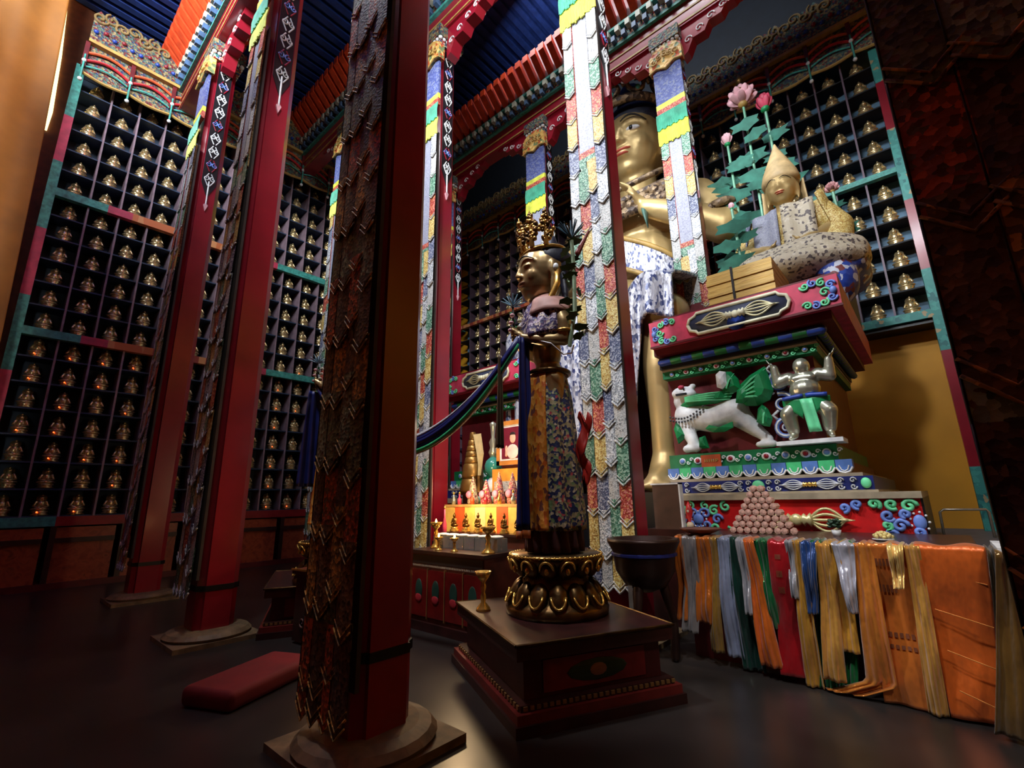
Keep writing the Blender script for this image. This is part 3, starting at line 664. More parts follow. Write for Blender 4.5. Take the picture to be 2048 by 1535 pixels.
    for sx,x0 in ((1,-.52),(-1,-2.9)):
        b=MB()
        for i in range(4):
            for dz in (-1,1):
                b.tube(spiral(x0-sx*(.05+.09*i*(1 if abs(dz) else 1)),3.955+dz*(.15-.02*(i%2)-(.07 if i==0 else 0)),.055,1.4,i,dz*sx,16,6.585),.014,i%2,6)
        b.ell((x0-sx*.03,6.58,3.955),(.04,.03,.05),2,10,6); b.tube(spiral(x0-sx*.12,3.955,.06,1.3,0,sx,14,6.585),.014,1,6)
        part('corner_scrollwork',b,[PBLUE,LGREEN,PBLUE],t,True)
    # red base front: knot at the left, vajra, corner scrolls at the right
    b=MB(); kx=-2.45; kz=1.24
    for i in range(4):
        a=i*pi/2+pi/4; b.tube(spiral(kx+.13*cos(a),kz+.1*sin(a),.085,1.3,a+pi,1 if i%2 else -1,16,6.48),.018,0,6)
        b.tube(spiral(kx+.27*cos(a)*1.1,kz+.15*sin(a),.07,1.3,a,-1 if i%2 else 1,16,6.48),.018,1,6)
    for d in (-1,1): 
        b.tube(spiral(kx+d*.24,kz,.07,1.2,0,d,14,6.48),.018,0,6); b.tube(spiral(kx+d*.36,kz+.16,.07,1.2,pi/2,d,14,6.48),.018,1,6); b.tube(spiral(kx+d*.36,kz-.16,.07,1.2,pi/2,-d,14,6.48),.018,1,6)
        b.tube(spiral(kx+d*.1,kz+.17,.06,1.2,pi/2,d,14,6.48),.016,1,6)
    b.ell((kx,6.47,kz),(.07,.03,.07),2,14,8)
    for i in range(12): b.ell((kx+.1*cos(i*pi/6),6.48,kz+.1*sin(i*pi/6)),.014,3,6,5)
    part('knot_scrollwork',b,[PBLUE,LGREEN,PBLUE,WHITE],t,True)
    b=MB(); vajra(b,-1.3,1.25,1.0,6.45,0,0,1.25); part('gilt_vajra',b,[flat('pale_gilding',(206,196,140),.35,.4)],t,True)
    b=MB()
    for (x,z,r,m,d) in ((-.26,1.4,.07,1,1),(-.4,1.42,.06,1,-1),(-.55,1.42,.06,1,1),(-.7,1.42,.055,0,-1),(-.82,1.38,.05,0,1),(-.45,1.3,.065,0,-1),(-.36,1.2,.07,0,1),(-.47,1.2,.05,1,1),(-.3,1.32,.05,0,-1),(-.45,1.1,.065,0,1),(-.3,1.06,.07,1,-1),(-.62,1.06,.06,0,1),(-.22,1.14,.05,0,1)):
        b.tube(spiral(x,z,r,1.3,r*90,d,16,6.47),.02,m,6)
    b.ell((-.2,6.48,1.24),(.055,.03,.075),0,12,8)
    for i in range(9): b.ell((-.2+.075*cos(i*.7),6.48,1.24+.1*sin(i*.7)),.013,2,6,5)
    part('corner_scrollwork',b,[PBLUE,LGREEN,WHITE],t,True)
    return t
def fix_b(b): return b
thr=make_throne('polychrome throne with snow lion panel, right of the giant statue','')
thl=make_throne('polychrome throne seen left of the standing statue, its plaque behind the blue scarf',True)
thl.location=(-4.85,0,0)
# ---------------------------------------------------------------- snow lion panel and bearer figure of the right throne
Y0=7.06
b=MB()
b.chain([((-2.66,Y0,2.72),.2),((-2.3,Y0,2.62),.19),((-1.98,Y0,2.7),.19)],0,16)
b.chain([((-1.95,Y0,2.64),.17),((-1.76,Y0,2.42),.1),((-1.6,Y0,2.27),.06),((-1.64,Y0-.03,2.2),.05)],0,12); b.cap((-1.72,Y0-.06,2.2),.045,(-1.54,Y0-.06,2.2),.05,0,10)
b.chain([((-2.72,Y0-.04,2.6),.13),((-2.6,Y0-.1,2.35),.09),((-2.55,Y0-.12,2.22),.07)],0,12); b.cap((-2.68,Y0-.14,2.21),.06,(-2.5,Y0-.14,2.22),.05,0,10)
b.ell((-2.68,Y0-.02,2.95),(.17,.15,.17),0); b.ell((-2.66,Y0-.1,3.06),(.18,.13,.1),0); b.ell((-2.55,Y0-.14,3.02),(.1,.1,.07),0); b.ell((-2.5,Y0-.12,3.14),(.05,.05,.04),0)
body('snow_lion',b,[WHITE],thr,.022,2)
def leafform(pts,y0,y1,ridges,m0,m1,mats,name,parent):
    b=MB(); cx=sum(p[0] for p in pts)/len(pts); cz=sum(p[1] for p in pts)/len(pts)
    n=len(pts); vs=[(x,y1,z) for x,z in pts]+[(x,y1-.03,z) for x,z in pts]+[(cx+(x-cx)*.6,y0,cz+(z-cz)*.6) for x,z in pts]+[(cx,y0-.02,cz)]
    fs=[tuple(range(n))]+[(i,(i+1)%n,n+(i+1)%n,n+i) for i in range(n)]+[(n+i,n+(i+1)%n,2*n+(i+1)%n,2*n+i) for i in range(n)]+[(2*n+i,2*n+(i+1)%n,3*n) for i in range(n)]
    b.add(vs,fs,m0)
    for (ax,az,bx,bz) in ridges: b.tube([(ax,y0-.03,az),((ax+bx)/2,y0-.03,(az+bz)/2),(bx,y1-.04,bz)],[.012,.014,.004],m1,5)
    return fixn(part(name,b,mats,parent,False))
GM=[GREEN,LGREEN]
leafform([(-2.62,2.98),(-2.45,3.02),(-2.25,2.98),(-2.02,2.98),(-1.92,3.02),(-2.0,2.88),(-2.2,2.83),(-2.4,2.84),(-2.7,2.8),(-2.78,2.86)],6.86,6.98,[(-2.6,2.9+.02*k,-2.0+.03*k,2.86+.04*k) for k in range(4)],0,1,GM,'mane',thr)
leafform([(-1.86,2.82),(-1.84,3.05),(-1.7,3.16),(-1.5,3.25),(-1.47,3.1),(-1.44,2.9),(-1.5,2.78),(-1.66,2.72),(-1.8,2.74)],6.82,6.98,[(-1.82,2.84+.02*k,-1.5+.005*k,2.82+.1*k) for k in range(5)],0,1,GM,'tail_fan',thr)
leafform([(-1.9,2.78),(-1.86,2.95),(-1.78,3.0),(-1.7,2.95),(-1.72,2.82),(-1.8,2.76)],6.78,6.86,[],0,1,GM,'tail_tuft',thr)
leafform([(-2.1,3.02),(-2.14,3.2),(-2.06,3.28),(-1.94,3.26),(-1.86,3.14),(-1.84,2.98),(-1.98,2.94)],6.86,6.98,[(-2.0,3.0,-1.9,3.22)],0,1,GM,'ribbon_end',thr)
leafform([(-2.12,3.04),(-2.12,3.22),(-2.06,3.27),(-1.98,3.24),(-1.98,3.06),(-2.05,3.0)],6.8,6.86,[],0,0,[WHITE],'ribbon_lining',thr)
leafform([(-1.7,2.5),(-1.66,2.68),(-1.6,2.74),(-1.54,2.66),(-1.5,2.52),(-1.55,2.42),(-1.62,2.44)],6.88,6.98,[(-1.6,2.46,-1.56,2.68)],0,1,GM,'leg_flame',thr)
leafform([(-2.36,2.47),(-2.3,2.52),(-2.2,2.47),(-2.05,2.49),(-1.98,2.53),(-1.98,2.45),(-2.1,2.4),(-2.26,2.41)],6.83,6.88,[],0,1,GM,'belly_fringe',thr)
leafform([(-2.85,2.52),(-2.8,2.64),(-2.72,2.55),(-2.66,2.4),(-2.8,2.3)],6.86,6.95,[],0,1,GM,'leg_flame',thr)
leafform([(-2.5,2.2),(-2.48,2.36),(-2.4,2.38),(-2.36,2.2)],6.86,6.95,[],0,1,GM,'leg_flame',thr)
b=MB()
for k in range(2):
    for i in range(12):
        t=i/11; b.ell((-2.86+.5*t,6.86-.03*sin(pi*t),2.7-.05*k-.09*sin(pi*t)+.1*t),.017,k%1,8,5)
part('bead_collar',b,[flat('grey_beads',(70,70,72),.4)],thr,True)
b=MB(); b.box(-2.72,-2.56,6.8,6.84,3.0,3.03,0); b.ell((-2.64,6.84,3.13),(.05,.03,.03),1,8,5); b.ell((-2.6,6.83,3.09),(.015,.015,.015),0,8,5)
part('lion_face_paint',b,[BLACK,PINK],thr)
# blue scroll pier
for k,(z,r,d) in enumerate(((3.02,.13,1),(2.72,.14,-1),(2.38,.13,1))):
    b=MB(); P=spiral(-1.36,z,r,1.5,pi*.6,d,24,7.0); b.tube(P,[.034*(1-.6*i/24) for i in range(25)],0,8); b.tube([(x,y-.03,zz) for x,y,zz in P],[.014*(1-.5*i/24) for i in range(25)],1,6)
    b.tube([(-1.45,7.0,z+r),(-1.5,7.0,z+r+.06),(-1.42,7.0,z+r+.12)],.02,1,6); part('scroll',b,[PBLUE,WHITE],thr,True)
# gilded bearer figure
b=MB(); X0=-1.07; YB=6.93
for d in (-1,1):
    b.chain([((X0+d*.1,YB,2.68),.12),((X0+d*.22,YB-.06,2.54),.1),((X0+d*.2,YB-.02,2.34),.075)],0,12); b.chain([((X0+d*.19,YB-.02,2.27),.045),((X0+d*.22,YB-.11,2.23),.035)],0,10)
    b.chain([((X0+d*.17,YB,3.02),.085),((X0+d*.29,YB-.02,2.97),.072)],0,12); b.chain([((X0+d*.29,YB-.02,2.97),.07),((X0+d*.31,YB-.03,3.18),.05)],0,12)
    fingers(b,(X0+d*.3,YB-.03,3.18),(d*.5,0,.6),(0,0,1),(0,-1,0),.16,0,.2)
b.ell((X0,YB,2.74),(.17,.12,.12),0); b.ell((X0,YB-.03,2.84),(.18,.15,.14),0); b.ell((X0,YB,2.98),(.2,.12,.1),0)
for d in (-1,1): b.ell((X0+d*.07,YB-.08,2.98),(.075,.04,.05),0)
b.cap((X0,YB,3.0),.055,(X0,YB,3.08),.05,0,10)
b.ell((X0,YB-.02,3.15),(.1,.1,.115),0); b.ell((X0,YB-.1,3.14),(.018,.025,.025),0,8,6); b.ell((X0,YB-.09,3.1),(.03,.02,.012),0,8,6)
for d in (-1,1): b.ell((X0+d*.035,YB-.09,3.17),(.022,.016,.01),0,8,5); b.ell((X0+d*.085,YB,3.14),(.015,.02,.035),0,8,5)
body('bearer_figure',b,[SILVER],thr,.014,2)
b=MB()
for d in (-1,1):
    b.grid(lambda u,v:(X0+d*(.02+.24*u),YB-.13-.03*sin(u*pi)+.05*u,2.74-.02*u-(.1+.22*(1-u)*(u>.0))*v*(1-.3*u)),8,5,1)
    b.tube([(X0+d*(.02+.22*i/6),YB-.14,2.75-.02*i/6) for i in range(7)],.022,0,6)
b.grid(lambda u,v:(X0-.05+.13*u+.05*v,YB-.17-.02*sin(u*6),2.7-.42*v),5,6,2)
o=part('bearer_loincloth',b,[BLUE,GREEN,LGREEN],thr,True); solid(o,.012)
part('bearer_shelf',MB().box(-1.45,-.74,6.72,7.12,2.14,2.19),WHITE,thr)
b=MB(); b.box(-2.47,-2.2,6.86,6.89,1.93,2.1,0)
for i in range(6): b.box(-2.42+.03*i,-2.405+.03*i,6.85,6.86,2.0,2.04,1)
b.tube(spiral(-2.25,2.02,.02,1.2,0,1,10,6.85),.004,1,4)
sg=part('orange_sign',b,[flat('sign_orange',(190,84,48),.4),YEL]); tag(sg,'small orange sign with gold letters stuck on the green jewelled band','sign')
# throne top: mats and draped seat
m_=thing('seat_mat_stack','golden woven seat mats stacked on top of the right throne','mat',(0,0,4.2))
for i in range(6): part('mat',MB().box(-2.1+.01*(i%2),-1.2,6.85+.02*(i%2),7.95,.005+.095*i,.09+.095*i),MATSTR,m_)
part('tie_cord',MB().box(-1.74,-1.71,6.83,6.86,.0,.58),BLACK,m_)
# ---------------------------------------------------------------- pointed-hat figure on the right throne
lm=thing('lama_statue','gilded lama statue with a pointed hat and white brocade robe on the right throne','statue',(-1.22,8.95,0),-pi/2)
b=MB(); lh=(.02,0,6.92); ls=.34
head(b,lh,ls); b.cap((0,0,6.45),.15,(0,0,6.7),.13,0,12); b.ell((0,0,6.1),(.32,.52,.45)); b.ell((.02,0,5.6),(.36,.5,.4))
for d in (-1,1):
    b.chain([((0,d*.5,6.32),.17),((.12,d*.7,5.85),.14),((.45,d*.28,5.62),.1)],0,12); fingers(b,(.45,d*.28,5.62),(.4,-d*.6,.1),(0,0,1),(1,0,0),.26,0,.4)
    b.chain([((0,d*.4,5.3),.3),((.4,d*.72,5.16),.22),((.62,d*.1,5.15),.17)],0,12)
body('body',b,[FACEG],lm,.03,2); face_paint(lm,lh,ls,False)
b=MB(); b.ell((0,0,6.08),(.36,.6,.44)); b.ell((.03,0,5.55),(.42,.58,.45)); b.chain([((.0,-.5,6.3),.2),((.1,-.72,5.85),.2),((.35,-.6,5.5),.2)],0,14); b.chain([((.0,.5,6.3),.2),((.1,.74,5.85),.2),((.3,.7,5.5),.2)],0,14); body('inner_robe',b,[YBRO],lm,.03,3)
b=MB(); prof=[(.3,7.06),(.325,7.14),(.285,7.3),(.2,7.5),(.11,7.7),(.04,7.86),(.01,7.95)]; b.lathe(prof,20,0,(-.06,0,0),None,1,.95)
for d in (-1,1): b.grid(lambda u,v:(-.12-.22*u,d*(.34+.03*v-.12*u),7.1-.75*v),4,5,0)
o=part('pointed_hat',b,flat('dusty_gold_cloth',(196,168,120),.55),lm,True); solid(o,.02)
b=MB(); b.grid(lambda u,v:(.34+.2*v-.1*(1-u)+.03*sin(u*9),-.5+.42*u,6.42-1.05*v),6,8,0); solid(part('front_panel',b,PALE,lm,True),.03)
b=MB(); b.grid(lambda u,v:(.36+.2*v-.08*u+.03*sin(u*9),-.02+.48*u,6.44-1.1*v),6,8,0); solid(part('front_panel',b,LEOP,lm,True),.03)
b=MB()
for d,y0 in ((1,.5),): b.grid(lambda u,v:(.28-.5*u+.02*sin(v*12),d*(y0+.1*sin(pi*u)+.22*v),6.5-.95*v+.1*sin(u*5)),8,8,0)
solid(part('gold_sleeve',b,YBRO,lm,True),.03)
b=MB(); b.grid(lambda u,v:(.28-.5*u,-(.5+.1*sin(pi*u)+.28*v),6.5-1.1*v+.1*sin(u*5)),8,8,0); solid(part('sleeve',b,BBRO,lm,True),.03)
b=MB(); b.chain([((.05,-1.0,5.15),.28),((.5,-.5,5.25),.34),((.5,.4,5.28),.36),((.25,.74,5.26),.34)],0,16); b.ell((.2,0,5.13),(.88,1.08,.34),0,20,10); body('lap_robe',b,[LEOP],lm,.04,3)
b=MB(); b.chain([((.55,.45,5.1),.3),((.3,.72,5.12),.32),((-.3,.72,5.05),.3)],0,14); b.ell((.5,.6,4.75),(.35,.28,.4)); body('knee_cloth',b,[pattern('blue_white_brocade',[(0,(36,66,160)),(.45,(200,206,220)),(.6,(50,80,170)),(.85,(120,60,60))],12)],lm,.04,3)
part('seat',MB().box(-.95,.7,-1.15,.7,4.2,5.0),flat('seat_cloth_dark',(60,60,70),.7),lm)
# ---------------------------------------------------------------- artificial lotus sprays
def lotus_flower(b,c,r,m,open_=1.0,n=8):
    c=Vector(c)
    for ring,(tilt,l) in enumerate(((.35*open_,1.0),(.75*open_,.9),(1.15*open_,.75))):
        for i in range(n):
            a=2*pi*(i+.5*ring)/n; d=Vector((cos(a)*sin(tilt),sin(a)*sin(tilt),cos(tilt)))
            q=Vector((0,0,1)).rotation_difference(d).to_matrix()
            b.ell(c+d*r*.55*l,(r*.2,r*.06,r*.5*l),m,8,6,q@Matrix.Rotation(a+pi/2,3,'Z') if 0 else q)
def ragged_leaf(b,c,w,m,ang,rng):
    P=[];n=12
    for i in range(n):
        a=2*pi*i/n; rr=w*(1 if i%2 else .72)*(.85+.3*rng.random()); P.append((rr*cos(a),rr*.42*sin(a)))
    R3=Matrix.Rotation(ang,3,'Z')@Matrix.Rotation(.5,3,'X')
    vs=[R3@Vector((x,0,z))+Vector(c) for x,z in P]+[R3@Vector((x,.012,z))+Vector(c) for x,z in P]
    b.add(vs,[tuple(range(n)),tuple(range(2*n-1,n-1,-1))]+[(i,(i+1)%n,n+(i+1)%n,n+i) for i in range(n)],m)
DTEAL=flat('artificial_leaf_green',(58,120,104),.55,0,0,0,.2,5)
def spray(label,loc,h,leaves,flower,seed,fr=.28,lw=.26,side=.35,bud=False,low=.1):
    t=thing('artificial_lotus',label,'artificial flower',loc); rng=random.Random(seed)
    b=MB(); b.tube([(0,0,0),(.03,0,h*.5),(0,0,h)],.025,0,6); part('stem',b,flat('stem_green',(110,170,140),.5),t)
    for i in range(leaves):
        z=h*(low+.82*(1-low)*i/max(1,leaves-1)); a=rng.random()*6.28; b=MB(); x,y=side*cos(a)*rng.random(),side*.4*sin(a)
        ragged_leaf(b,(x,y-.05,z),lw*(.7+.6*rng.random()),0,rng.random()*.6-.3,rng); b.tube([(0,0,z-.08),(x*.6,y*.6,z-.02),(x,y-.04,z)],.008,0,4); part('leaf',b,DTEAL,t)
    b=MB(); lotus_flower(b,(0,0,h),fr,0,.45 if bud else 1.0,6 if bud else 9); b.ell((0,0,h),(fr*.25,fr*.25,fr*.2),1,8,6); part('flower',b,[flower,GREEN if bud else YEL],t,True)
    return t
sp=spray('tall artificial lotus with the largest pale pink open flower, behind the pointed-hat statue','',0,0,0,0) if False else None
t=spray('artificial lotus with the largest pink open flower and gold finial, left of the pointed hat',(-1.73,9.6,4.6),5.05,12,LPINK,3,.42,.34,.5,False,.25)
b=MB(); b.lathe([(.02,0),(.16,.1),(.12,.3),(.03,.36),(.08,.42),(.02,.6)],12,0,(0,0,5.2)); part('finial',b,BRONZE,t,True)
spray('artificial lotus with a tall closed rose bud just left of the pointed hat',(-1.36,9.7,4.6),4.75,9,PINK,4,.36,.34,.4,True,.2)
spray('artificial lotus with a smaller rose bud beside the pillar and banner',(-2.12,9.5,4.6),4.2,11,LPINK,5,.26,.32,.4,True,.25)
spray('artificial lotus leaves without tall flower, low beside the statue sleeve',(-1.95,8.35,4.6),2.0,9,LPINK,6,.12,.3,.3,True,.2)
spray('dusty artificial flower spray at the right shoulder of the pointed-hat statue',(-.5,9.1,5.2),1.45,9,flat('dusty_rose_petal',(196,140,140),.5),7,.16,.26,.4,False,.1)
# ---------------------------------------------------------------- standing statue, plinth, lotus pedestal
SX,SY=-2.78,3.72
def plinth(label,loc,rz):
    t=thing('statue_plinth',label,'plinth',loc,rz)
    part('base_step',MB().box(-.72,.70,-.86,.84,0,.07),DWOOD,t); b=MB(); b.box(-.7,.68,-.84,.82,.07,.13); part('red_step',b,flat('plinth_red',(110,34,30),.4),t)
    b=MB(); b.box(-.66,.64,-.8,.78,.13,.17,0)
    for i in range(26):
        u=-.64+i*.05
        for y in (-.805,.785): b.box(u,u+.03,y-.006,y+.006,.14,.165,1)
        u=-.78+i*.06
        if u<.74:
            for x in (-.665,.645): b.box(x-.006,x+.006,u,u+.035,.14,.165,1)
    part('key_border',b,[DWOOD,flat('tarnished_gilt_line',(140,104,60),.4,.3)],t)
    part('body',MB().box(-.6,.58,-.72,.7,.17,.44),flat('plinth_body_maroon',(74,26,28),.35),t)
    for nm,ax in (('painted_panel',0),('painted_panel',1)):
        b=MB()
        if ax==0:
            b.box(.58,.592,-.55,.53,.2,.41,0); b.box(.592,.6,-.5,-.42,.2,.41,3); b.box(.592,.6,.4,.48,.2,.41,3)
            b.ell((.592,0,.3),(.012,.3,.075),1,16,6); b.ell((.6,0,.3),(.012,.08,.05),2,12,6)
            for d in (-1,1): b.ell((.6,d*.15,.3),(.01,.06,.035),2,10,6)
        else:
            b.box(-.45,.43,-.732,-.72,.2,.41,0); b.ell((0,-.735,.3),(.26,.012,.075),1,16,6); b.ell((0,-.742,.3),(.08,.012,.045),2,12,6)
        part(nm,b,[flat('panel_red',(128,34,36),.4),flat('panel_leaf_green',(40,66,44),.5),flat('panel_rose',(150,104,80),.5),flat('panel_black_green',(22,30,26),.5)],t)
    part('top_slab',MB().box(-.68,.66,-.8,.78,.44,.55),DWOOD,t)
    b=MB(); b.tube([(-.69,-.81,.545),(.67,-.81,.545),(.67,.79,.545),(-.69,.79,.545),(-.69,-.81,.545)],.012,0,6); part('gilt_edge',b,BRONZE,t); return t
PR=math.atan2(.89,.45)
plinth('dark maroon wooden plinth carrying the standing gilt statue, nearest in front',(-2.8,3.68,0),PR-pi/2+pi/2)
def pedestal(label,loc):
    t=thing('lotus_pedestal',label,'pedestal',loc)
    b=MB(); b.lathe([(.46,0),(.47,.05),(.44,.09),(.36,.14),(.3,.24),(.27,.3),(.3,.34),(.38,.42),(.42,.47),(.41,.5),(.05,.5)],32); part('core',b,BRONZE,t,True)
    n=14
    for i in range(n):
        a=2*pi*i/n
        b=MB(); q=Matrix.Rotation(a,3,'Z')@Matrix.Rotation(-.5,3,'Y')
        b.ell((.385*cos(a),.385*sin(a),.165),(.05,.085,.13),0,12,8,q); b.tube([Vector((.385*cos(a),.385*sin(a),.165))+q@Vector((.048,.062*cos(t_),.1*sin(t_))) for t_ in [pi+ i_*pi/8 for i_ in range(9)]],.011,1,5); part('petal',b,[BRONZE,PGOLD],t,True)
        b=MB(); q=Matrix.Rotation(a+pi/n,3,'Z')@Matrix.Rotation(.42,3,'Y'); c=Vector((.37*cos(a+pi/n),.37*sin(a+pi/n),.4))
        b.ell(c,(.045,.08,.1),0,12,8,q); b.ell(c+q@Vector((.04,0,-.0)),(.02,.028,.035),1,8,6); b.tube([c+q@Vector((.04,.06*cos(t_),.085*sin(t_))) for t_ in [i_*pi/8 for i_ in range(9)]],.011,1,5); part('petal',b,[BRONZE,PGOLD],t,True)
    b=MB()
    for i in range(60): a=2*pi*i/60; b.ell((.425*cos(a),.425*sin(a),.49),.014,0,6,4)
    b.tube([(.425*cos(a),.425*sin(a),.49) for a in [i*pi/24 for i in range(49)]],.008,0,5); part('bead_rim',b,PGOLD,t,True); return t
pedestal('round bronze double lotus pedestal under the standing gilt statue',(SX,SY,.555))
def arc_cloth(a0,a1,prof,nf,amp,nu=30,nv=18):
    def fn(u,v):
        a=a0+(a1-a0)*u; k=v*(len(prof)-1); i=min(int(k),len(prof)-2); f=k-i
        r,e,z,cx=[prof[i][q]*(1-f)+prof[i+1][q]*f for q in range(4)]
        r*=1+amp*sin(a*nf+2*sin(v*3))*(.3+v); return (cx+r*cos(a),r*e*sin(a),z)
    return fn
def statue(label,loc,rz):
    t=thing('standing_statue',label,'statue',loc,rz); b=MB(); hc=(.03,0,3.87); hs=.335
    head(b,hc,hs); b.cap((.0,0,3.42),.1,(.0,0,3.66),.09,0,12)
    b.ell((0,0,3.28),(.17,.24,.2),0); b.ell((.01,0,3.0),(.145,.18,.22),0); b.ell((0,0,2.72),(.17,.19,.2),0)
    for d in (-1,1):
        b.chain([((0,d*.24,3.4),.1),((-.03,d*.32,3.22),.095),((-.03,d*.33,3.06),.08)],0,12); b.chain([((-.03,d*.34,3.05),.068),((.14,d*.24,3.05),.062),((.3,d*.09,3.11),.04)],0,12)
        b.chain([((0,d*.1,2.7),.13),((.01,d*.1,2.0),.1),((.0,d*.1,1.15),.06)],0,12); b.chain([((.0,d*.1,1.12),.05),((.16,d*.12,1.09),.035)],0,10)
    fingers(b,(.3,.08,3.11),(.35,-.2,.7),(0,-1,0),(1,0,0),.2,0,.35); fingers(b,(.3,-.08,3.11),(.5,.3,.3),(0,1,0),(0,0,1),.2,0,.5)
    body('body',b,[STATG],t,.014,2); face_paint(t,hc,hs,False,flat('dull_lip',(150,96,66),.4))
    b=MB(); b.ell((-.05,0,4.0),(.275,.27,.2),0,18,12); b.ell((-.12,0,3.9),(.22,.25,.26),0,16,10); b.cap((-.08,0,4.15),.12,(-.08,0,4.3),.07,0,12)
    for d in (-1,1): b.cap((-.12,d*.2,3.8),.05,(-.1,d*.27,3.5),.03,0,8)
    part('hair',b,HAIR,t,True)
    b=MB(); b.tube([(.24*cos(a)-.0,.245*sin(a),4.1-.03*cos(a)) for a in [i*pi/12 for i in range(25)]],.02,0,8)
    for k in range(5):
        a=(k-2)*.62; cx,cy=.26*cos(a),.27*sin(a); rng=random.Random(k)
        for q in range(46):
            z=4.16+.3*q/46; w_=.075*sin(pi*min(1,(q+10)/56)); fl_=.93+.5*(z-4.14); w2=rng.uniform(-w_,w_); b.ell((cx*fl_-w2*sin(a)+rng.uniform(-.01,.01),cy*fl_+w2*cos(a),z),.02+.012*rng.random(),q%2,6,5)
        b.cap((cx*.93,cy*.93,4.1),.03,(cx*1.1,cy*1.1,4.5),.008,0,6)
    part('crown',b,[GOLD,BRONZE],t,True)
    b=MB()
    for d in (-1,1):
        b.tube([(-.02,d*.27,3.85),(-.0,d*.3,3.65),(.06,d*.27,3.5),(.18,d*.2,3.3),(.22,d*.14,3.16)],[.02,.035,.035,.03,.01],0,6); b.ell((.0,d*.28,3.84),(.03,.03,.04),1,8,6)
    b.tube([(.2*cos(a)+.02,.22*sin(a),3.42-.06*cos(a)) for a in [i*pi/12 for i in range(25)]],.018,0,6)
    for d in (-1,1): b.tube([(-.03+.075*cos(a),d*.345+.075*sin(a),3.12) for a in [i*pi/6 for i in range(13)]],.018,0,6)
    part('jewellery',b,[GOLD,WHITE],t,True)
    b=MB(); b.grid(arc_cloth(-2.5,2.5,[(.11,1,3.6,0),(.2,1.35,3.5,0),(.24,1.45,3.36,.0),(.26,1.4,3.2,.02),(.27,1.25,3.1,.03)],14,.05),44,10); solid(part('lace_cape',b,LACE,t,True),.012)
    b=MB(); b.grid(arc_cloth(.4,2.6,[(.13,1,3.6,0),(.22,1.4,3.5,0),(.27,1.42,3.34,.0)],6,.02),20,6); solid(part('shoulder_cloth',b,flat('faded_rose_cloth',(186,140,130),.6),t,True),.012)
    b=MB(); b.grid(arc_cloth(0,2*pi,[(.17,1.05,2.8,0),(.215,1,2.5,0),(.25,1,2.0,0),(.27,1,1.5,0),(.285,1,1.26,0)],9,.085),72,20,0,False); solid(part('floral_skirt',b,FLB,t,True),.012)
    b=MB(); b.grid(arc_cloth(-.7,1.02,[(.195,1,2.76,.0),(.24,1,2.4,.01),(.275,1,1.9,.01),(.3,1,1.4,.01),(.31,1,1.27,.01)],8,.06),24,20); solid(part('orange_apron',b,ORB,t,True),.012)
    b=MB(); b.grid(arc_cloth(0,2*pi,[(.2,.95,1.7,0),(.25,.95,1.3,0),(.25,.95,1.07,0)],16,.1),90,8); solid(part('underskirt',b,flat('dark_maroon_cloth',(70,34,36),.6),t,True),.01)
    b=MB(); b.tube([(.2*cos(a),.21*sin(a),2.77) for a in [i*pi/12 for i in range(25)]],.03,0,6); part('belt',b,BRONZE,t,True)
    b=MB(); b.grid(lambda u,v:(-.2-.05*u-.03*sin(v*9),.2+(.12-.07*v)*u+.03*sin(v*17)*u+.02*sin(v*7),2.3-.6*v+.06*sin(u*7)),8,24); solid(part('red_ribbon',b,flat('red_ribbon_silk',(190,46,36),.45),t,True),.012)
    # lotus with leaves at the shoulder and in the hand
    b=MB(); rng=random.Random(3)
    b.tube([(-.05,.4,2.95),(-.1,.45,3.3),(-.12,.44,3.7),(-.1,.46,4.05)],.022,0,6)
    for i in range(12):
        z=3.05+.09*i; ragged_leaf(b,(-.08+.08*rng.uniform(-1,1),.44+.05*rng.uniform(-1,1),z),.1,1,rng.random()*2+1,rng)
    part('lotus_stem',b,[flat('pale_stem',(130,150,120),.5),flat('dusty_leaf',(70,100,56),.55)],t)
    b=MB(); 
    for i in range(22): a=i*2.4; e=.5+.35*(i%4); d=Vector((cos(a)*cos(e),sin(a)*cos(e),sin(e))); b.cap(Vector((-.1,.46,4.08)),.012,Vector((-.1,.46,4.08))+d*.19,.006,0,5)
    b.cap((-.14,.5,3.9),.03,(-.24,.56,4.12),.012,1,8); part('spiky_blossom',b,[flat('dark_teal_petal',(40,70,84),.5),flat('dull_red_bud',(130,50,44),.5)],t)
    b=MB(); b.tube([(.34,.02,3.1),(.38,.02,3.3),(.38,.02,3.46)],.012,1,6)
    for i in range(16): a=i*2.4; e=.3+.4*(i%3); d=Vector((cos(a)*cos(e),sin(a)*cos(e),sin(e))); b.cap(Vector((.38,.02,3.46)),.012,Vector((.38,.02,3.46))+d*.13,.006,0,5)
    for i in range(9): b.ell((.36+.05*cos(i*2.2),.02+.05*sin(i*2.2),3.2+.025*i),(.028,.028,.02),(2,3,4)[i%3],7,5)
    part('hand_blossom',b,[flat('blue_grey_petal',(110,140,156),.5),flat('dark_stem',(40,40,36),.5),LPINK,flat('cream_flower',(220,212,180),.5),GREEN],t,True)
    b=MB(); b.tube([(.26,.16,3.08),(.12,.35,2.98),(.0,.36,2.88),(-.12,.3,2.92),(-.2,.2,3.04)],.008,0,5); part('white_cord',b,WHITE,t)
    return t
ANG=math.atan2(-.87,-.48)
st=statue('standing gilt statue with crown, lace cape and floral skirt on the near lotus pedestal',(SX,SY,0),ANG)
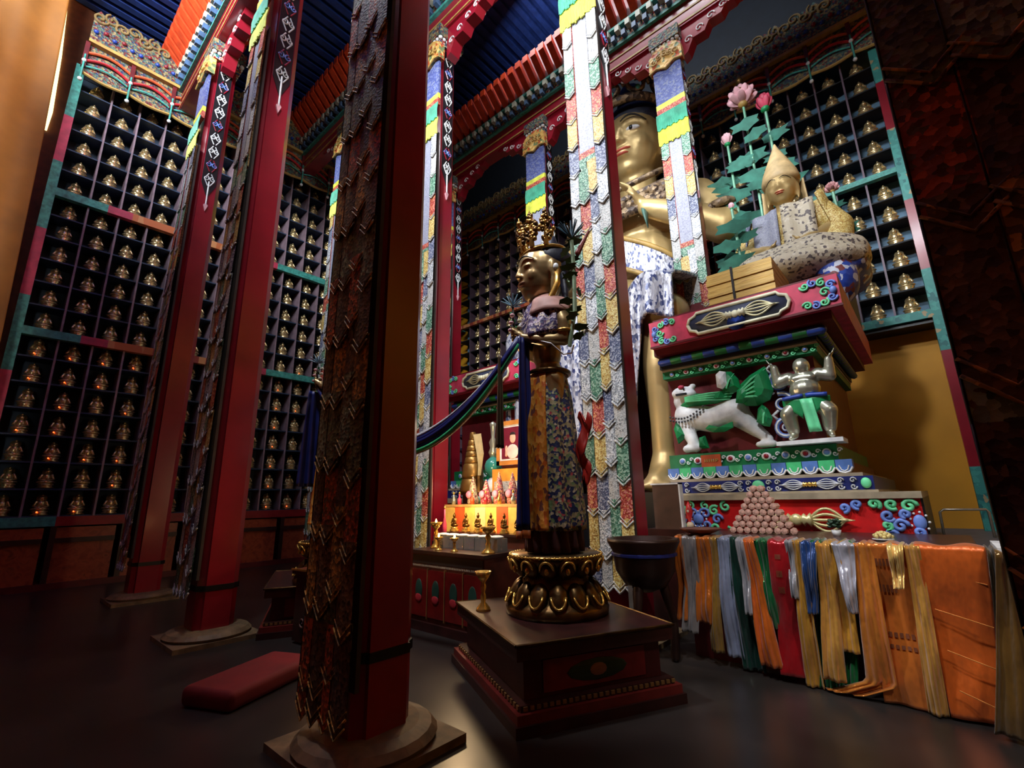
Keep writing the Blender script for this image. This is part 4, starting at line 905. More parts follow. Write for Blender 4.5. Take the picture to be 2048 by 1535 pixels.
def scarf_strip(name,label,loc,rz,x,y,w,z0,z1,mat,hem=None,group=None):
    b=MB(); b.grid(lambda u,v:(x+(u-.5)*w*.85*(.7+.4*v)+.02*v,y+(u-.5)*w*.5+.03*sin(u*14+v*2)*(.4+v),z0+(z1-z0)*v),26,26,0)
    if hem: b.grid(lambda u,v:(x+(u-.5)*w*.85*1.1+.02,y+(u-.5)*w*.5+.03*sin(u*14+2)*1.4,z1-.07*v),26,1,1)
    o=part(name,b,[mat,hem or mat],None,True); o.location=loc; o.rotation_euler=(0,0,rz); solid(o,.008); tag(o,label,'scarf',group); return o
NAVYS=flat('navy_silk',(26,34,98),.45)
scarf_strip('silk_scarf','navy silk scarf with orange hem hanging from the near statue hands',(SX,SY,0),ANG,.3,.1,.25,3.1,1.27,NAVYS,flat('hem_orange',(200,110,50),.5))
scarf_strip('silk_scarf','brown and gold scarf strip hanging in front of the framed portrait',(SX,SY,0),ANG,.5,-.06,.09,2.95,2.02,flat('brown_gold_silk',(96,74,52),.5))
# the second, mostly hidden standing statue
L2=(-6.1,3.3,0)
s2=copy_tree(st); s2.location=L2; s2['label']='second standing statue, only flowers and a hand showing left of the nearest pillar'
plinth('farther low dark wooden plinth left of the nearest pillar, beyond the carved box',(L2[0]-.55,L2[1]+.2,0),PR)
pd=copy_tree([o for o in bpy.data.objects if o.name=='lotus_pedestal'][0]); pd.location=(L2[0],L2[1],.555); pd['label']='bronze lotus pedestal of the second statue, behind the nearest pillar'
scarf_strip('silk_scarf','navy silk scarf hanging at the left edge of the nearest pillar',L2,ANG,.38,-.02,.26,3.05,1.75,NAVYS)
# garland of three scarves strung between the two statues
g_=thing('scarf_garland','sagging blue, green and white silk garland strung between the two standing statues','garland',(0,0,0))
A=Vector((-2.86,3.36,3.07)); B=Vector((-6.28,3.0,3.12))
for nm,off,mt,r in (('white_strand',(0,0,.085),WHITE,.022),('navy_strand',(0,-.01,.03),NAVYS,.055),('blue_strand',(0,.0,.0),flat('royal_blue_silk',(36,62,160),.45),.05),('green_strand',(0,-.01,-.06),flat('bright_green_silk',(70,200,130),.45),.035),('cream_strand',(0,0,-.1),flat('cream_silk',(206,190,160),.5),.016)):
    b=MB()
    for q in range(3):
        P=[]
        for i in range(41):
            s_=i/40; p=A.lerp(B,s_); sag=.95*(1-(2*s_-1)**2); sp_=sin(pi*min(1,s_*1.4+.06))*.9+.25
            P.append((p.x,p.y+off[1]+.02*q*sp_,p.z-sag+off[2]*sp_+(q-1)*r*.7*sp_))
        b.tube(P,r*.6,0,6)
    part(nm,b,mt,g_,True)
# ---------------------------------------------------------------- centre altar
al=thing('altar_table','long brown altar table with painted cupboard fronts behind the standing statue','table',(-4.62,4.3,0))
part('table_top',MB().box(-.72,.68,-.37,.35,.89,.93),DWOOD,al)
part('carcass',MB().box(-.68,.66,-.33,.33,.1,.89),MWOOD,al); part('skirting',MB().box(-.72,.68,-.37,.35,0,.1),DWOOD,al)
b=MB(); 
for i in range(46): b.box(-.68+.029*i,-.666+.029*i,-.345,-.33,.735,.755)
part('dentil_row',b,flat('ivory_dentils',(200,180,150),.5),al); part('frieze_panel',MB().box(-.66,.64,-.34,-.33,.77,.87),flat('dark_painted_frieze',(46,34,30),.5),al)
for i in range(4):
    x=-.64+.325*i; d=part('cupboard_door',MB().box(x,x+.3,-.35,-.33,.16,.7),flat('door_lacquer_red',(112,26,24),.25,0,0,.5),al)
    b=MB(); b.ell((x+.15,-.352,.46),(.07,.008,.13),0,14,8); b.ell((x+.15,-.356,.37),(.065,.008,.05),1,12,6); part('painted_jewel',b,[flat('jewel_dark_green',(36,70,60),.4),flat('jewel_rose',(176,50,60),.4)],d,True)
    b=MB(); b.box(x-.012,x,-.36,-.33,.14,.72); part('gilt_stile',b,flat('stile_gilt',(150,112,66),.4,.3),al)
rt=thing('rear_altar_shelf','narrow rear altar shelf right of the altar table, behind the lotus pedestal','table',(-3.65,5.1,0)); part('shelf_top',MB().box(-.25,.25,-.2,.2,.89,.93),DWOOD,rt); part('shelf_body',MB().box(-.22,.22,-.17,.17,0,.89),MWOOD,rt)
tr=thing('altar_tier','raised altar step faced with glowing yellow and orange cloth','altar step',(-4.75,5.15,0))
part('body',MB().box(-.95,.55,-.25,.55,0,1.44),MWOOD,tr); part('step_top',MB().box(-.97,.57,-.28,.57,1.44,1.475),flat('golden_shelf_edge',(196,150,84),.4),tr)
for i in range(7):
    x=-.95+.215*i; part('hanging_cloth',MB().box(x,x+.21,-.275,-.26,1.0,1.44),(TOPAZ,flat('orange_altar_cloth',(220,90,40),.5),TOPAZ,flat('cream_altar_cloth',(226,196,130),.5))[i%4],tr)
def lamp(label,loc,h=.28,r=.05,lit=True):
    t=thing('butter_lamp',label,'lamp',loc,0,'brass butter lamps on the altar'); b=MB()
    b.lathe([(r,0),(r*.9,.02*h/.28),(.3*r,.06*h/.28),(.4*r,.1*h/.28),(.22*r,.13*h/.28),(.42*r,.17*h/.28),(.25*r,.2*h/.28),(.7*r,.23*h/.28),(1.15*r,h),(1.0*r,h),(.7*r,h*.9)],14); part('goblet',b,PGOLD,t,True)
    if lit: b=MB(); b.lathe([(.004,0),(.014,.012),(.01,.03),(.002,.05)],8,0,(0,0,h*.98)); part('flame',b,FLAME,t,True)
    return t
lamp('tall brass butter lamp with flame on the left part of the altar table',(-5.1,4.2,.93),.33,.075)
lamp('left of two short burning lamps at the front edge of the altar table',(-4.86,4.05,.93),.16,.05)
lamp('right of two short burning lamps at the front edge of the altar table',(-4.56,4.05,.93),.16,.05)
lamp('large brass goblet lamp on the right end of the altar table, before the navy scarf',(-4.05,4.12,.93),.3,.085,False)
lamp('brass goblet lamp standing alone on the left corner of the near statue plinth',(-3.33,3.32,.55),.34,.07,False)
gl=thing('glass_offering_case','row of clear glass offering boxes with white rims on the altar table','glass box',(-4.62,4.35,.93))
for i in range(6):
    x=-.6+.2*i; b=MB(); b.box(x,x+.185,-.09,.09,0,.15); part('glass_box',b,GLASS,gl); b=MB(); b.ell((x+.09,0,.165),(.095,.09,.02),0,12,6); part('rice_fill',b,flat('white_rice',(230,226,214),.6),gl,True)
def idol(label,loc,s=1.0):
    t=thing('brass_figurine',label,'figurine',loc,0,'small brass figurines in a row on the altar'); b=MB()
    b.lathe([(.055*s,0),(.06*s,.02*s),(.04*s,.04*s),(.05*s,.055*s)],12); part('base',b,PGOLD,t,True)
    b=MB(); b.ell((0,0,.08*s),(.055*s,.04*s,.025*s)); b.ell((0,0,.125*s),(.03*s,.022*s,.045*s)); b.ell((0,-.003,.19*s),(.018*s,.02*s,.024*s)); b.ell((0,0,.217*s),(.008*s,.008*s,.016*s))
    for d in (-1,1): b.cap((d*.03*s,0,.155*s),.01*s,(d*.04*s,-.015*s,.11*s),.009*s); b.cap((d*.04*s,-.015*s,.11*s),.009*s,(d*.01*s,-.035*s,.1*s),.008*s)
    part('seated_body',b,flat('dark_brass',(120,84,36),.3,.8),t,True); return t
pos_w=('first','second','third','fourth','fifth','sixth')
for i in range(6): idol('%s from the left of the six seated brass figurines before the glowing cloth'%pos_w[i],(-5.32+.245*i,4.72,1.1),1.15)
st2=thing('figurine_plank','narrow plank carrying the six brass figurines','shelf',(-4.7,4.74,0)); part('plank',MB().box(-.75,.75,-.09,.09,1.07,1.1),DWOOD,st2); part('support',MB().box(-.73,.73,-.06,.08,0,1.07),MWOOD,st2)
def torma(label,loc,h,m):
    t=thing('torma_cone',label,'offering cake',loc,0,'offering cakes on the upper altar step'); b=MB(); b.lathe([(.085,0),(.09,.05),(.075,.12),(.05,.25*h/.4),(.02,.36*h/.4),(.004,h)],12); part('cone',b,m,t,True)
    b=MB(); b.lathe([(.0,0),(.06,.01),(.045,.03),(0,.035)],12,0,(0,-.08,.14),(0,-1,0)); part('butter_disc',b,flat('pink_butter_disc',(220,130,150),.5),t,True); return t
for i,(x,h,c,w_) in enumerate(((-5.33,.42,(150,150,120),'slender pale'),(-5.05,.36,(170,60,80),'red tipped'),(-4.78,.46,(110,60,80),'tall purple'),(-4.52,.44,(120,70,100),'violet'))):
    torma('%s cone-shaped offering cake, %s from the left on the upper step'%(w_,pos_w[i]),(x,5.1,1.475),h,TORMA if i>1 else pattern('torma_%d'%i,[(0,c),(.5,(190,170,140)),(.8,(120,50,60))],60,rough=.5))
def bottle(label,loc,c,h=.22):
    t=thing('small_bottle',label,'bottle',loc,0,'small bottles and cups along the upper altar step'); b=MB(); b.lathe([(.03,0),(.032,h*.5),(.012,h*.72),(.012,h)],10); part('bottle_body',b,c,t,True); b=MB(); b.lathe([(.014,0),(.014,.03),(.003,.04)],8,0,(0,0,h)); part('cap',b,PGOLD,t,True)
for i,(x,c,w_) in enumerate(((-5.6,SILVER,'silver'),(-5.47,PINK,'rose'),(-5.19,ORANGE,'orange'),(-4.91,RED,'red'),(-4.64,GOLD,'gold'),(-4.38,SILVER,'silvery'))):
    bottle('%s bottle, %s from the left among the bottles before the offering cakes'%(w_,pos_w[i]),(x,4.95,1.475),c,.15)
bottle('tall pink bottle beside the red pillar at the left end of the altar',(-5.28,4.5,1.0),PINK,.42)
bx=thing('bottle_stand','small dark stand under the pink bottle beside the altar table','stand',(-5.4,4.55,0)); part('stand_top',MB().box(-.03,.2,-.15,.15,.95,.995),DWOOD,bx); part('stand_body',MB().box(-.02,.02,-.13,.13,0,.95),DWOOD,bx)
# upper back altar
ub=thing('rear_altar_block','dark rear altar block carrying the framed portrait and vases','altar step',(-5.2,5.98,0)); part('block',MB().box(-1.1,.9,-.2,.4,0,1.62),DWOOD,ub); part('block_top',MB().box(-1.12,.92,-.23,.42,1.62,1.66),MWOOD,ub)
pf=thing('framed_portrait','framed portrait photograph of a person in maroon robes holding up one hand','picture',(-5.12,5.75,2.08),0)
b=MB(); 
for x0,x1,z0,z1 in ((-.3,-.235,0,.72),(.235,.3,0,.72),(-.3,.3,0,.07),(-.3,.3,.65,.72)): b.box(x0,x1,-.03,.02,z0,z1)
part('wooden_frame',b,flat('orange_wood_frame',(200,130,60),.4),pf); part('white_mount',MB().box(-.235,.235,-.012,.0,.07,.65),WHITE,pf); 
ph=part('print',MB().box(-.19,.19,-.018,-.01,.1,.61),MAROON,pf)
b=MB(); b.ell((.06,-.02,.43),(.065,.006,.085),0,16,8); b.ell((.06,-.019,.49),(.062,.006,.04),1,12,6); b.ell((.05,-.019,.21),(.13,.005,.12),2,14,8); b.ell((-.08,-.022,.26),(.028,.005,.06),0,10,6); b.cap((-.085,-.02,.15),.02,(-.08,-.02,.24),.018,0,8); part('printed_figure',b,[SKIN,flat('print_dark_hair',(40,30,30),.5),flat('print_white_robe',(226,206,196),.5)],pf,True)
fs=thing('portrait_stand','orange and yellow silk draped stand under the framed portrait','stand',(-5.12,5.9,1.66)); part('draped_cloth',MB().box(-.36,.36,-.22,.16,0,.36),flat('golden_silk',(226,150,60),.4),fs); part('lace_hem',MB().box(-.3,.36,-.235,-.22,.0,.16),WBRO,fs); part('support_post',MB().box(-.2,.2,-.1,.1,.36,.42),MWOOD,fs)
va=thing('stacked_vase','tall silver, blue and green stacked vase left of the framed portrait','vase',(-5.62,5.85,1.66))
b=MB(); b.lathe([(.1,0),(.13,.1),(.09,.2),(.05,.24)],16); part('white_jar',b,WHITE,va,True); b=MB(); b.lathe([(.05,.24),(.14,.34),(.15,.44),(.12,.52),(.05,.58)],16); part('green_belly',b,flat('jade_glaze',(50,130,120),.2),va,True); b=MB(); b.lathe([(.05,.58),(.08,.66),(.05,.74),(.07,.84),(.03,.92),(.045,1.1),(.06,1.16),(.01,1.2)],16); part('silver_neck',b,SILVER,va,True)
cn=thing('conical_offering_tower','dark brass stepped offering tower between the red pillar and the vase','offering',(-6.12,5.85,1.66))
for i,(r,z,h) in enumerate(((.22,0,.24),(.19,.24,.26),(.15,.5,.12),(.13,.62,.1),(.11,.72,.1),(.09,.82,.1),(.06,.92,.14))): b=MB(); b.lathe([(r,0),(r*1.03,h*.2),(r*.9,h*.9),(r*.8,h)],16,0,(0,0,z)); part('brass_tier',b,flat('tower_brass',(150,112,56),.35,.7),cn,True)
ws=thing('straw_bundle','pale dried straw bundle leaning beside the stacked vase','bundle',(-5.86,5.75,1.66)); b=MB()
for i in range(14): b.tube([(.02*sin(i),.02*cos(i),.25),(-.05+.012*i,0,.65),(-.14+.014*i,0,1.0)],.008,0,4)
part('straw',b,flat('dry_straw',(190,170,120),.6),ws); part('bundle_holder',MB().lathe([(.07,0),(.06,.28)],10),BRONZE,ws)
for i,(x,w_) in enumerate(((-5.78,'left'),(-5.5,'right'))):
    t=thing('jade_bowl','%s of two pale green bowls at the foot of the stacked vase'%w_,'bowl',(x,5.66 if 0 else 5.62,1.475),0,'jade bowls'); b=MB(); b.lathe([(.05,0),(.09,.06),(.1,.12),(.09,.12),(.04,.03)],14); part('bowl_body',b,flat('pale_jade',(150,196,176),.25),t,True)
# ---------------------------------------------------------------- left foreground: carved box with lamp bowl, cushion
t=thing('carved_stand','dark carved wooden box stand between nearest pillar and far plinth','stand',(-5.52,2.95,0),.1)
part('box_body',MB().box(-.3,.3,-.22,.22,.03,.74),DWOOD,t); part('box_top',MB().box(-.34,.34,-.26,.26,.74,.79),MWOOD,t)
b=MB(); rng=random.Random(2); scroll_cluster(b,0,.4,.4,.5,-.23,14,rng,(0,0),.012); part('carved_front',b,flat('worn_carving',(100,60,48),.5),t)
b=MB(); b.box(-.35,.35,-.27,-.255,.78,.8); b.box(.335,.35,-.27,.27,.78,.8); part('brass_edge',b,GOLD,t)
t=thing('incense_burner','brass lamp bowl with curling leaves and a burning flame on the carved stand','lamp',(-5.45,2.95,.79))
b=MB(); b.lathe([(.1,0),(.08,.03),(.03,.06),(.1,.12),(.12,.16),(.1,.16)],16); part('bowl',b,PGOLD,t,True)
for i in range(10):
    a=i*2*pi/10; b=MB(); b.tube([(.1*cos(a),.1*sin(a),.05),(.17*cos(a),.17*sin(a),.12),(.16*cos(a),.16*sin(a),.24),(.11*cos(a),.11*sin(a),.27),(.1*cos(a),.1*sin(a),.22)],[.012,.014,.012,.009,.004],0,6); part('curled_leaf',b,GOLD,t,True)
b=MB(); b.lathe([(.012,0),(.03,.02),(.018,.06),(.003,.1)],8,0,(-.05,-.06,.14)); part('flame',b,FLAME,t,True)
b=MB(); 
def cush(u,v):
    return None
cs=MB(); cs.box(-.26,.26,-.48,.48,0,.15)
o=part('floor_cushion',cs,flat('red_cushion_cloth',(112,14,20),.8,0,0,0,.1,3),None,True); bv=o.modifiers.new('round','BEVEL'); bv.width=.05; bv.segments=4; o.location=(-4.72,1.9,0); o.rotation_euler=(0,0,.42); tag(o,'long red floor cushion on the dark floor left of the nearest pillar','cushion')
# bronze cauldron by the tall pillar
t=thing('bronze_cauldron','dark bronze cauldron on a stand between the plinth and the hanging scarves','cauldron',(-2.36,4.66,0))
b=MB(); b.lathe([(.06,.62),(.2,.68),(.29,.82),(.31,1.0),(.36,1.1),(.36,1.13),(.3,1.13),(.28,1.0)],24); part('bowl',b,flat('blackened_bronze',(54,34,28),.4,.5),t,True)
for i in range(3): a=i*2.1+.5; b=MB(); b.chain([((.16*cos(a),.16*sin(a),.7),.05),((.24*cos(a),.24*sin(a),.35),.035),((.22*cos(a),.22*sin(a),.04),.045)],0,10); part('leg',b,flat('blackened_bronze',(54,34,28),.4,.5),t,True)
b=MB(); b.box(-.02,.02,-.34,-.33,.3,.72); part('white_ribbon',b,flat('grey_white_ribbon',(120,112,104),.6),t)
b=MB(); b.tube([(.28*cos(a)*1.1,.28*sin(a)*1.1,.98) for a in [i*pi/10 for i in range(21)]],.02,0,6); part('blue_tie',b,NAVYS,t)
part('case_stand',MB().box(-.18,.14,-.035,.035,-1.13,0),DWOOD,[o for o in bpy.data.objects if o.name=='brown_notice_case'][0]) if 0 else None
t=thing('brass_dish','shallow dark copper dish on the left end of the scarf-draped table','dish',(-1.93,5.12,1.13)); b=MB(); b.lathe([(.06,0),(.1,.03),(.2,.07),(.21,.085),(.18,.08),(.05,.03)],24); part('dish_body',b,flat('copper_dish',(110,60,48),.4,.3),t,True)
t=thing('brown_notice_case','brown case with a white metal frame standing beside the giant statue foot','case',(-2.68,6.12,1.13)); part('case_body',MB().box(-.2,.16,-.04,.04,0,.56),flat('case_brown',(78,54,44),.5),t)
b=MB(); b.box(-.22,.18,-.05,.05,.56,.58); b.box(.16,.18,-.05,.05,0,.58); part('white_frame',b,WHITE,t)
t=thing('red_pendant_ornament','small red and white pendant charm hanging by the brown case','ornament',(-2.42,6.1,1.13)); b=MB(); b.lathe([(.03,0),(.04,.06),(.012,.1),(.045,.2),(.04,.26),(.005,.34)],12); part('charm_body',b,flat('charm_red',(200,40,44),.4),t,True); b=MB(); b.ell((0,-.03,.22),(.02,.015,.03)); b.ell((0,0,.05),(.045,.045,.045)); part('white_bead',b,flat('charm_cream',(220,200,170),.4),t,True)
# ---------------------------------------------------------------- scarf-draped table
kt=thing('offering_table','long table in front of the right throne, almost hidden by silk scarves','table',(-.97,5.68,0))
part('table_top',MB().box(-1.15,1.12,-.7,.72,1.07,1.13),DWOOD,kt); part('table_wing',MB().box(-2.0,-1.15,.3,.6,.0,1.13),DWOOD,kt); part('table_body',MB().box(-1.12,1.08,-.6,.68,0,1.07),DRED,kt)
def silk(label,xt,wt,xb,wb,zb,c,phase=0,printed=None,foot=0,rough=.2,y=4.95,folds=2.0,top_over=.25,amp=.02,ztop=1.15):
    b=MB(); nv=44; nu=24
    def fn(u,v):
        s_=v*(top_over+ztop-zb)
        if s_<top_over: return (xt+(u-.5)*wt,y+top_over-s_,1.137+.012*sin(u*9+phase)+.004)
        k=(s_-top_over)/(ztop-zb); x=xt+(xb-xt)*k**1.2+(u-.5)*(wt+(wb-wt)*k)
        f=(sin(u*2*pi*folds*.6+phase+1.5*k)+.45*sin(u*2*pi*folds*1.7+phase*2-3*k)+.3*sin(k*19+u*6+phase))*(amp*.55+.012*k)
        yy=y-.025-f-.03*sin(k*7+phase)-.05*k; z=ztop-(ztop-zb)*k
        if foot and k>.88: x-=foot*(k-.88)/.12; z=max(z,zb+.02)
        return (x,yy,max(z,.012))
    b.grid(fn,nu,nv,0)
    mats=[satin('silk_%d_%d_%d'%c,c,rough=rough,metal=.3)]
    o=part('ceremonial_scarf',b,mats,None,True)
    if printed:
        for (u0,u1,v0,v1) in printed:
            q=MB(); n=0; k=u0
            while k<u1:
                a=fn(k,v0); c2=fn(min(k+(u1-u0)/9,1),v0); d2=fn(k,v1); e2=fn(min(k+(u1-u0)/9,1),v1); off=-.012
                q.add([(a[0],a[1]+off,a[2]),(c2[0],c2[1]+off,c2[2]),(e2[0],e2[1]+off,e2[2]),(d2[0],d2[1]+off,d2[2])],[(0,1,2,3)],0); k+=(u1-u0)/5.5
            p=part('printed_motif',q,printed_mat,o); 
    solid(o,.006); tag(o,label,'scarf','silk offering scarves along the table front'); return o
printed_mat=flat('faded_print_ink',(120,66,40),.5)
OR=(226,112,30); GO=(206,150,50); SI=(176,176,184); GR=(8,104,54); DG=(10,58,48); RE=(176,14,26); BL=(24,66,130); PB=(150,160,190); YO=(218,160,70)
silk('orange-brown scarf at the far left end of the table front',-2.08,0.1,-2.1,0.1,0.36,(190,100,24),0)
silk('grey silver scarf, second from the left end of the table',-1.97,0.14,-2.03,0.16,0.26,(136,130,130),1)
silk('brown-orange scarf beside the grey silver one, left part of the table',-1.85,0.15,-1.85,0.22,0.36,(196,104,22),2)
silk('dull gold scarf hanging near the left end over the brown-orange one',-1.75,0.08,-1.8,0.12,0.12,(160,120,44),3,y=4.93)
silk('long pale blue-grey scarf in the left part of the table front',-1.66,0.12,-1.65,0.16,0.1,PB,4)
silk('dark green scarf falling widely right of the pale blue one',-1.56,0.12,-1.5,0.2,0.02,DG,5,y=4.97)
silk('narrow silver scarf between the dark green and the orange scarves',-1.48,0.07,-1.46,0.06,0.5,SI,1,y=4.92)
silk('orange scarf with a folded end, left of the green and red scarves',-1.41,0.1,-1.33,0.17,0.1,OR,2,y=4.91)
silk('green scarf between the orange and the red scarves',-1.31,0.14,-1.27,0.09,0.4,GR,3,y=4.95)
silk('crimson scarf with pale woven signs in the middle of the table',-1.17,0.16,-1.17,0.2,0.06,RE,0,[(.35,.6,.28,.31),(.35,.6,.38,.42),(.35,.6,.48,.52)],y=4.93,folds=.6)
printed_mat=flat('faded_print_ink',(120,66,40),.5)
silk('thin white scarf at the right edge of the crimson one',-1.07,0.06,-1.07,0.05,0.68,SI,2,y=4.9)
silk('gold scarf right of the crimson one, reaching the floor',-1.0,0.1,-1.03,0.14,0.0,GO,4,y=4.88)
silk('royal blue scarf, short and twisted, in the middle of the table',-0.92,0.13,-0.95,0.07,0.58,BL,5,y=4.84,folds=3)
silk('bright green scarf showing at the floor beneath the blue one',-0.87,0.08,-0.94,0.13,0.0,GR,1,y=4.96)
silk('gold scarf right of the blue one',-0.81,0.1,-0.87,0.15,0.1,YO,2,y=4.87)
silk('ochre scarf with a ragged end beside the white one',-0.73,0.12,-0.75,0.15,0.32,GO,0,y=4.91)
silk('shiny white scarf, narrow at its lower end, over the gold ones',-0.67,0.16,-0.67,0.06,0.62,(200,200,214),3,y=4.84)
silk('second bright green scarf low beneath the ragged ochre one',-0.66,0.08,-0.8,0.12,0.04,(10,120,60),1,y=4.98)
silk('orange scarf sweeping its foot to the left on the floor',-0.54,0.12,-0.58,0.2,0.0,(216,130,44),4,foot=.28,y=4.86)
silk('printed orange scarf with faded brown motifs, right part of the table',-0.4,0.24,-0.42,0.32,0.0,(222,122,44),2,[(.2,.7,.26,.3),(.1,.6,.4,.44),(.15,.8,.64,.665),(.15,.8,.7,.72)],y=4.92,folds=1.2,amp=.01)
silk('pale yellow pleated scarf over the printed orange one',-0.33,0.1,-0.35,0.06,0.84,(236,196,110),0,y=4.83,folds=3)
silk('gold scarf hanging between the two broad orange cloths',-0.23,0.09,-0.27,0.11,0.0,YO,3,y=4.84)
silk('broad plain orange cloth with crease lines at the right end of the table',-0.02,0.4,-0.07,0.27,0.02,(226,104,28),1,y=4.9,folds=.7,amp=.008,rough=.35)
cr_p=[x for x in bpy.data.objects if x.get('label','').startswith('broad plain orange')][0]
for k,z in enumerate((.93,.66,.4,.16)): part('folded_crease',MB().tube([(-.19+.02*k,4.85-.035*k,z+.05),(.14-.02*k,4.845-.035*k,z-.03)],.004,0,5),satin('silk_crease',(240,150,70)),cr_p)
silk('brown and gold foil scarf at the lower right corner of the picture',0.31,0.2,0.15,0.3,0.03,(112,80,30),2,y=4.7,folds=3,rough=.15,top_over=.12)
silk('dark bronze coloured scarf strip right beside the broad orange cloth',0.2,0.05,0.12,0.12,0.05,(70,52,24),1,y=4.8)
silk('bright red scarf strip across the painted side cabinet',.29,.05,.3,.06,.6,(200,20,26),1,y=4.66,top_over=.12)
t=thing('painted_side_cabinet','red cabinet with white geometric pattern at the lower right, under the large dark banner','cabinet',(.5,4.98,0))
part('cabinet_body',MB().box(-.25,.35,-.2,.4,0,1.12),DRED,t); part('cabinet_top',MB().box(-.27,.37,-.22,.42,1.12,1.16),WHITE,t)
b=MB(); b.box(-.2,.3,-.22,-.2,.98,1.1,0)
for i in range(8): b.box(-.2+.065*i,-.17+.065*i,-.23,-.21,.9-.03*(i%2),.96-.03*(i%2),1); b.box(-.2+.065*i,-.17+.065*i,-.23,-.21,.66-.03*(i%2),.7-.03*(i%2),1)
b.box(-.22,.32,-.225,-.2,.8,.82,1); part('painted_pattern',b,[pattern('floral_blue_panel',[(0,(30,50,110)),(.5,(200,200,200)),(.7,(60,120,110))],40),WHITE],t)
# pyramid of wrapped packets
me=MB(); me.lathe([(.012,-.06),(.034,-.055),(.036,0),(.034,.055),(.012,.06)],7,0,(0,0,0),(0,1,0)); PK=me.mesh('wrapped_packet',PACK)
rown=('bottom','second','third','fourth','fifth','sixth','seventh','top')
colw=('leftmost','second','third','fourth','fifth','sixth','seventh','eighth','ninth')
for r in range(8):
    n=9-r
    for i in range(n):
        o=put('wrapped_packet',PK,None,(-1.5+.074*(i-(n-1)/2),5.78,1.166+.063*r)); o.rotation_euler=(0,RN.random(),RN.uniform(-.15,.15))
        tag(o,'pinkish wrapped packet, %s from left in the %s row of the packet pyramid'%(colw[i],rown[r]) if i else 'pinkish wrapped packet, leftmost in the %s row of the packet pyramid'%rown[r],'packet','pinkish packets stacked as a pyramid')
t=thing('small_potted_plant','small dark green plant in a white pot before the gilt vajra','plant',(-.83,5.75,1.13)); b=MB(); b.lathe([(.03,0),(.045,.06),(.04,.06)],12); part('pot',b,WHITE,t,True); b=MB()
for i in range(26): a=i*2.4; b.ell((.06*cos(a)*(.4+.6*((i*7)%5)/5),.05*sin(a),.09+.006*(i%12)),(.022,.022,.014),0,6,4)
part('foliage',b,flat('dark_foliage',(24,62,34),.6),t)
t=thing('yellow_flower_mound','small mound of yellow flowers at the table edge, right of the plant','flowers',(-.44,5.4,1.13)); b=MB()
for i in range(24): a=i*2.4; r=.07*math.sqrt(i/24); b.ell((r*cos(a),r*sin(a),.05*(1-(r/.08)**2)+.02),.016,0,6,5)
part('petals',b,flat('pale_yellow_petals',(220,200,130),.6),t,True); part('saucer',MB().lathe([(.05,0),(.08,.012),(.08,.018)],14),WHITE,t)
t=thing('metal_grab_rail','thin bent metal rail standing on the grey dais before the ochre wall','rail',(.2,10.2,.86)); b=MB(); b.tube([(-.26,0,0),(-.25,0,.36),(-.2,0,.4),(.28,0,.4),(.3,0,.36),(.3,0,0)],.018,0,8); part('bent_tube',b,flat('rail_metal',(190,180,160),.3,.7),t,True); part('foot_plate',MB().box(-.3,-.2,-.04,.04,0,.012),GREY,t)
# ---------------------------------------------------------------- niche figurines
b=MB(); b.lathe([(.1,0),(.12,.02),(.085,.045),(.11,.07),(.1,.085)],12,0); b.ell((0,0,.115),(.125,.08,.04),0,12,6); b.ell((0,0,.19),(.062,.045,.085),0,10,6)
for d in (-1,1): b.cap((d*.06,0,.245),.02,(d*.09,-.02,.17),.018,0,6); b.cap((d*.09,-.02,.17),.017,(d*.02,-.07,.14),.014,0,6)
b.ell((0,0,.3),(.038,.04,.048),0,10,6); b.ell((0,0,.35),(.016,.016,.028),0,6,5); b.lathe([(.0,0),(.07,.004),(.07,.01),(0,.012)],12,0,(0,.035,.3),(0,1,0))
FG=b.mesh('niche_figurine',FIG,True)
ordn=lambda n:('first','second','third','fourth','fifth','sixth','seventh','eighth','ninth','tenth','eleventh','twelfth','thirteenth','fourteenth','fifteenth','sixteenth','seventeenth','eighteenth','nineteenth','twentieth','twenty-first','twenty-second','twenty-third','twenty-fourth','twenty-fifth')[n]
cells=[]
zr=sorted(ROWS,reverse=True)
for j in range(WCOLS-1):
    for i,z in enumerate(zr): cells.append(('w',j,i,Vector((-13.5,.43+CW*j,z)),pi/2))
zn=sorted(NROWS,reverse=True)
for j in range(NCOL-1):
    for i,z in enumerate(zn): cells.append(('n',j,i,Vector((.21-CW*j,YN+.18,z)),0))
for j in range(9):
    for i in range(7): cells.append(('l',j,i,Vector((-8.57-CW*j,YN+.18,1.38+.5*(6-i))),0))
bpy.context.view_layer.update(); dg=bpy.context.evaluated_depsgraph_get()
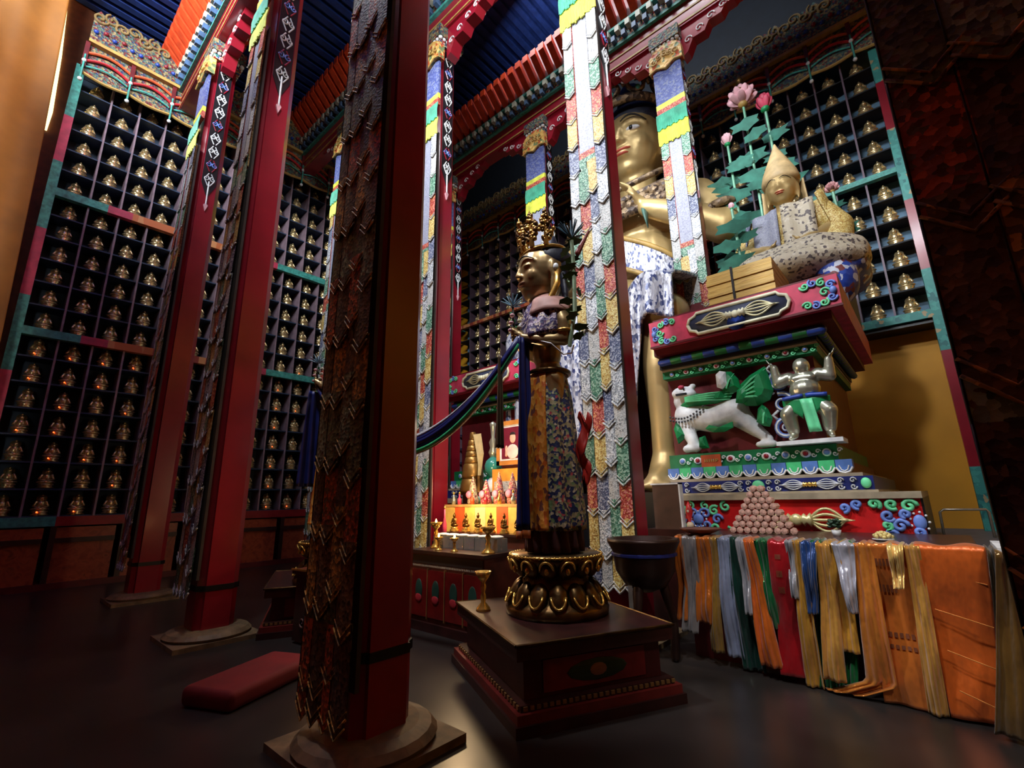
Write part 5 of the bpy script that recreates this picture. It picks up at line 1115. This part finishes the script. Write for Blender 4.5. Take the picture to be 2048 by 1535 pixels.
def seen(p):
    px,py,z=project(p)
    if not(-8<px<2056 and -8<py<1543) or z<1: return False
    for dz in (.12,.3):
        q=p+Vector((0,0,dz)); d=q-CAMP; L=d.length; hit,loc,*_=SC.ray_cast(dg,CAMP+d.normalized()*.3,d.normalized(),distance=L-.75)
        if not hit: return True
    return False
vis=[];hid=[]
for c in cells: (vis if seen(c[3]) else hid).append(c)
vis.sort(key=lambda c:project(c[3])[2]); hid+=vis[300:]; vis=vis[:300]
ctr={'w':'left wall niches','n':'niches behind the thrones','l':'low niches left of the thrones'}
for k,j,i,p,rz in vis:
    o=put('niche_figurine',FG,None,p,(0,0,rz),(1.18,1.18,1.12))
    lb={'w':'gilded figurine, left wall, %s shelf from the top, %s niche from the striped post'%(ordn(i),ordn(j)),
        'n':'gilded figurine, wall behind thrones, %s shelf from top, %s niche from the striped post'%(ordn(i),ordn(j)),
        'l':'gilded figurine in the low rear niches, shelf %s from top, %s niche leftwards'%(ordn(i),ordn(j))}[k]
    tag(o,lb,'figurine','gilded figurines in the '+ctr[k])
near=[c for c in hid if c[0]=='w' or c[0]=='n']
if near:
    b=MB(); fv=[tuple(v.co) for v in FG.vertices]; ff=[tuple(p.vertices) for p in FG.polygons]
    for k,j,i,p,rz in near:
        R3=Matrix.Rotation(rz,3,'Z')@Matrix.Scale(1.15,3); b.add([R3@Vector(v)+p for v in fv],ff,0)
    o=part('niche_figurines',b,FIG,None,True); tag(o,'further gilded figurines filling the hidden niches of both walls','figurines',None,'stuff')
# butter-lamp reflections built as small red glowing studs in the lower left-hand niches
b=MB(); b.lathe([(.03,0),(.03,.012),(.012,.02),(.012,.06)],8,0); b.ell((0,0,.07),(.011,.011,.017),1,8,6); CB=b.mesh('lamp_reflection',[GOLD,REDREFL])
rng=random.Random(21); n=0
for k,j,i,p,rz in vis:
    if k=='w' and p.z<5.6 and j not in (5,) and (rng.random()<(.6 if p.z<4.7 else .25)):
        o=put('lamp_reflection',CB,None,p+Vector((.13,-.05,0))); n+=1
        tag(o,'small red lamp reflection, left wall, %s shelf from top, %s niche from post'%(ordn(i),ordn(j)),'candle','red lamp reflections in the left wall niches')
print('visible figurines',len(vis),'hidden',len(hid),'reflections',n)
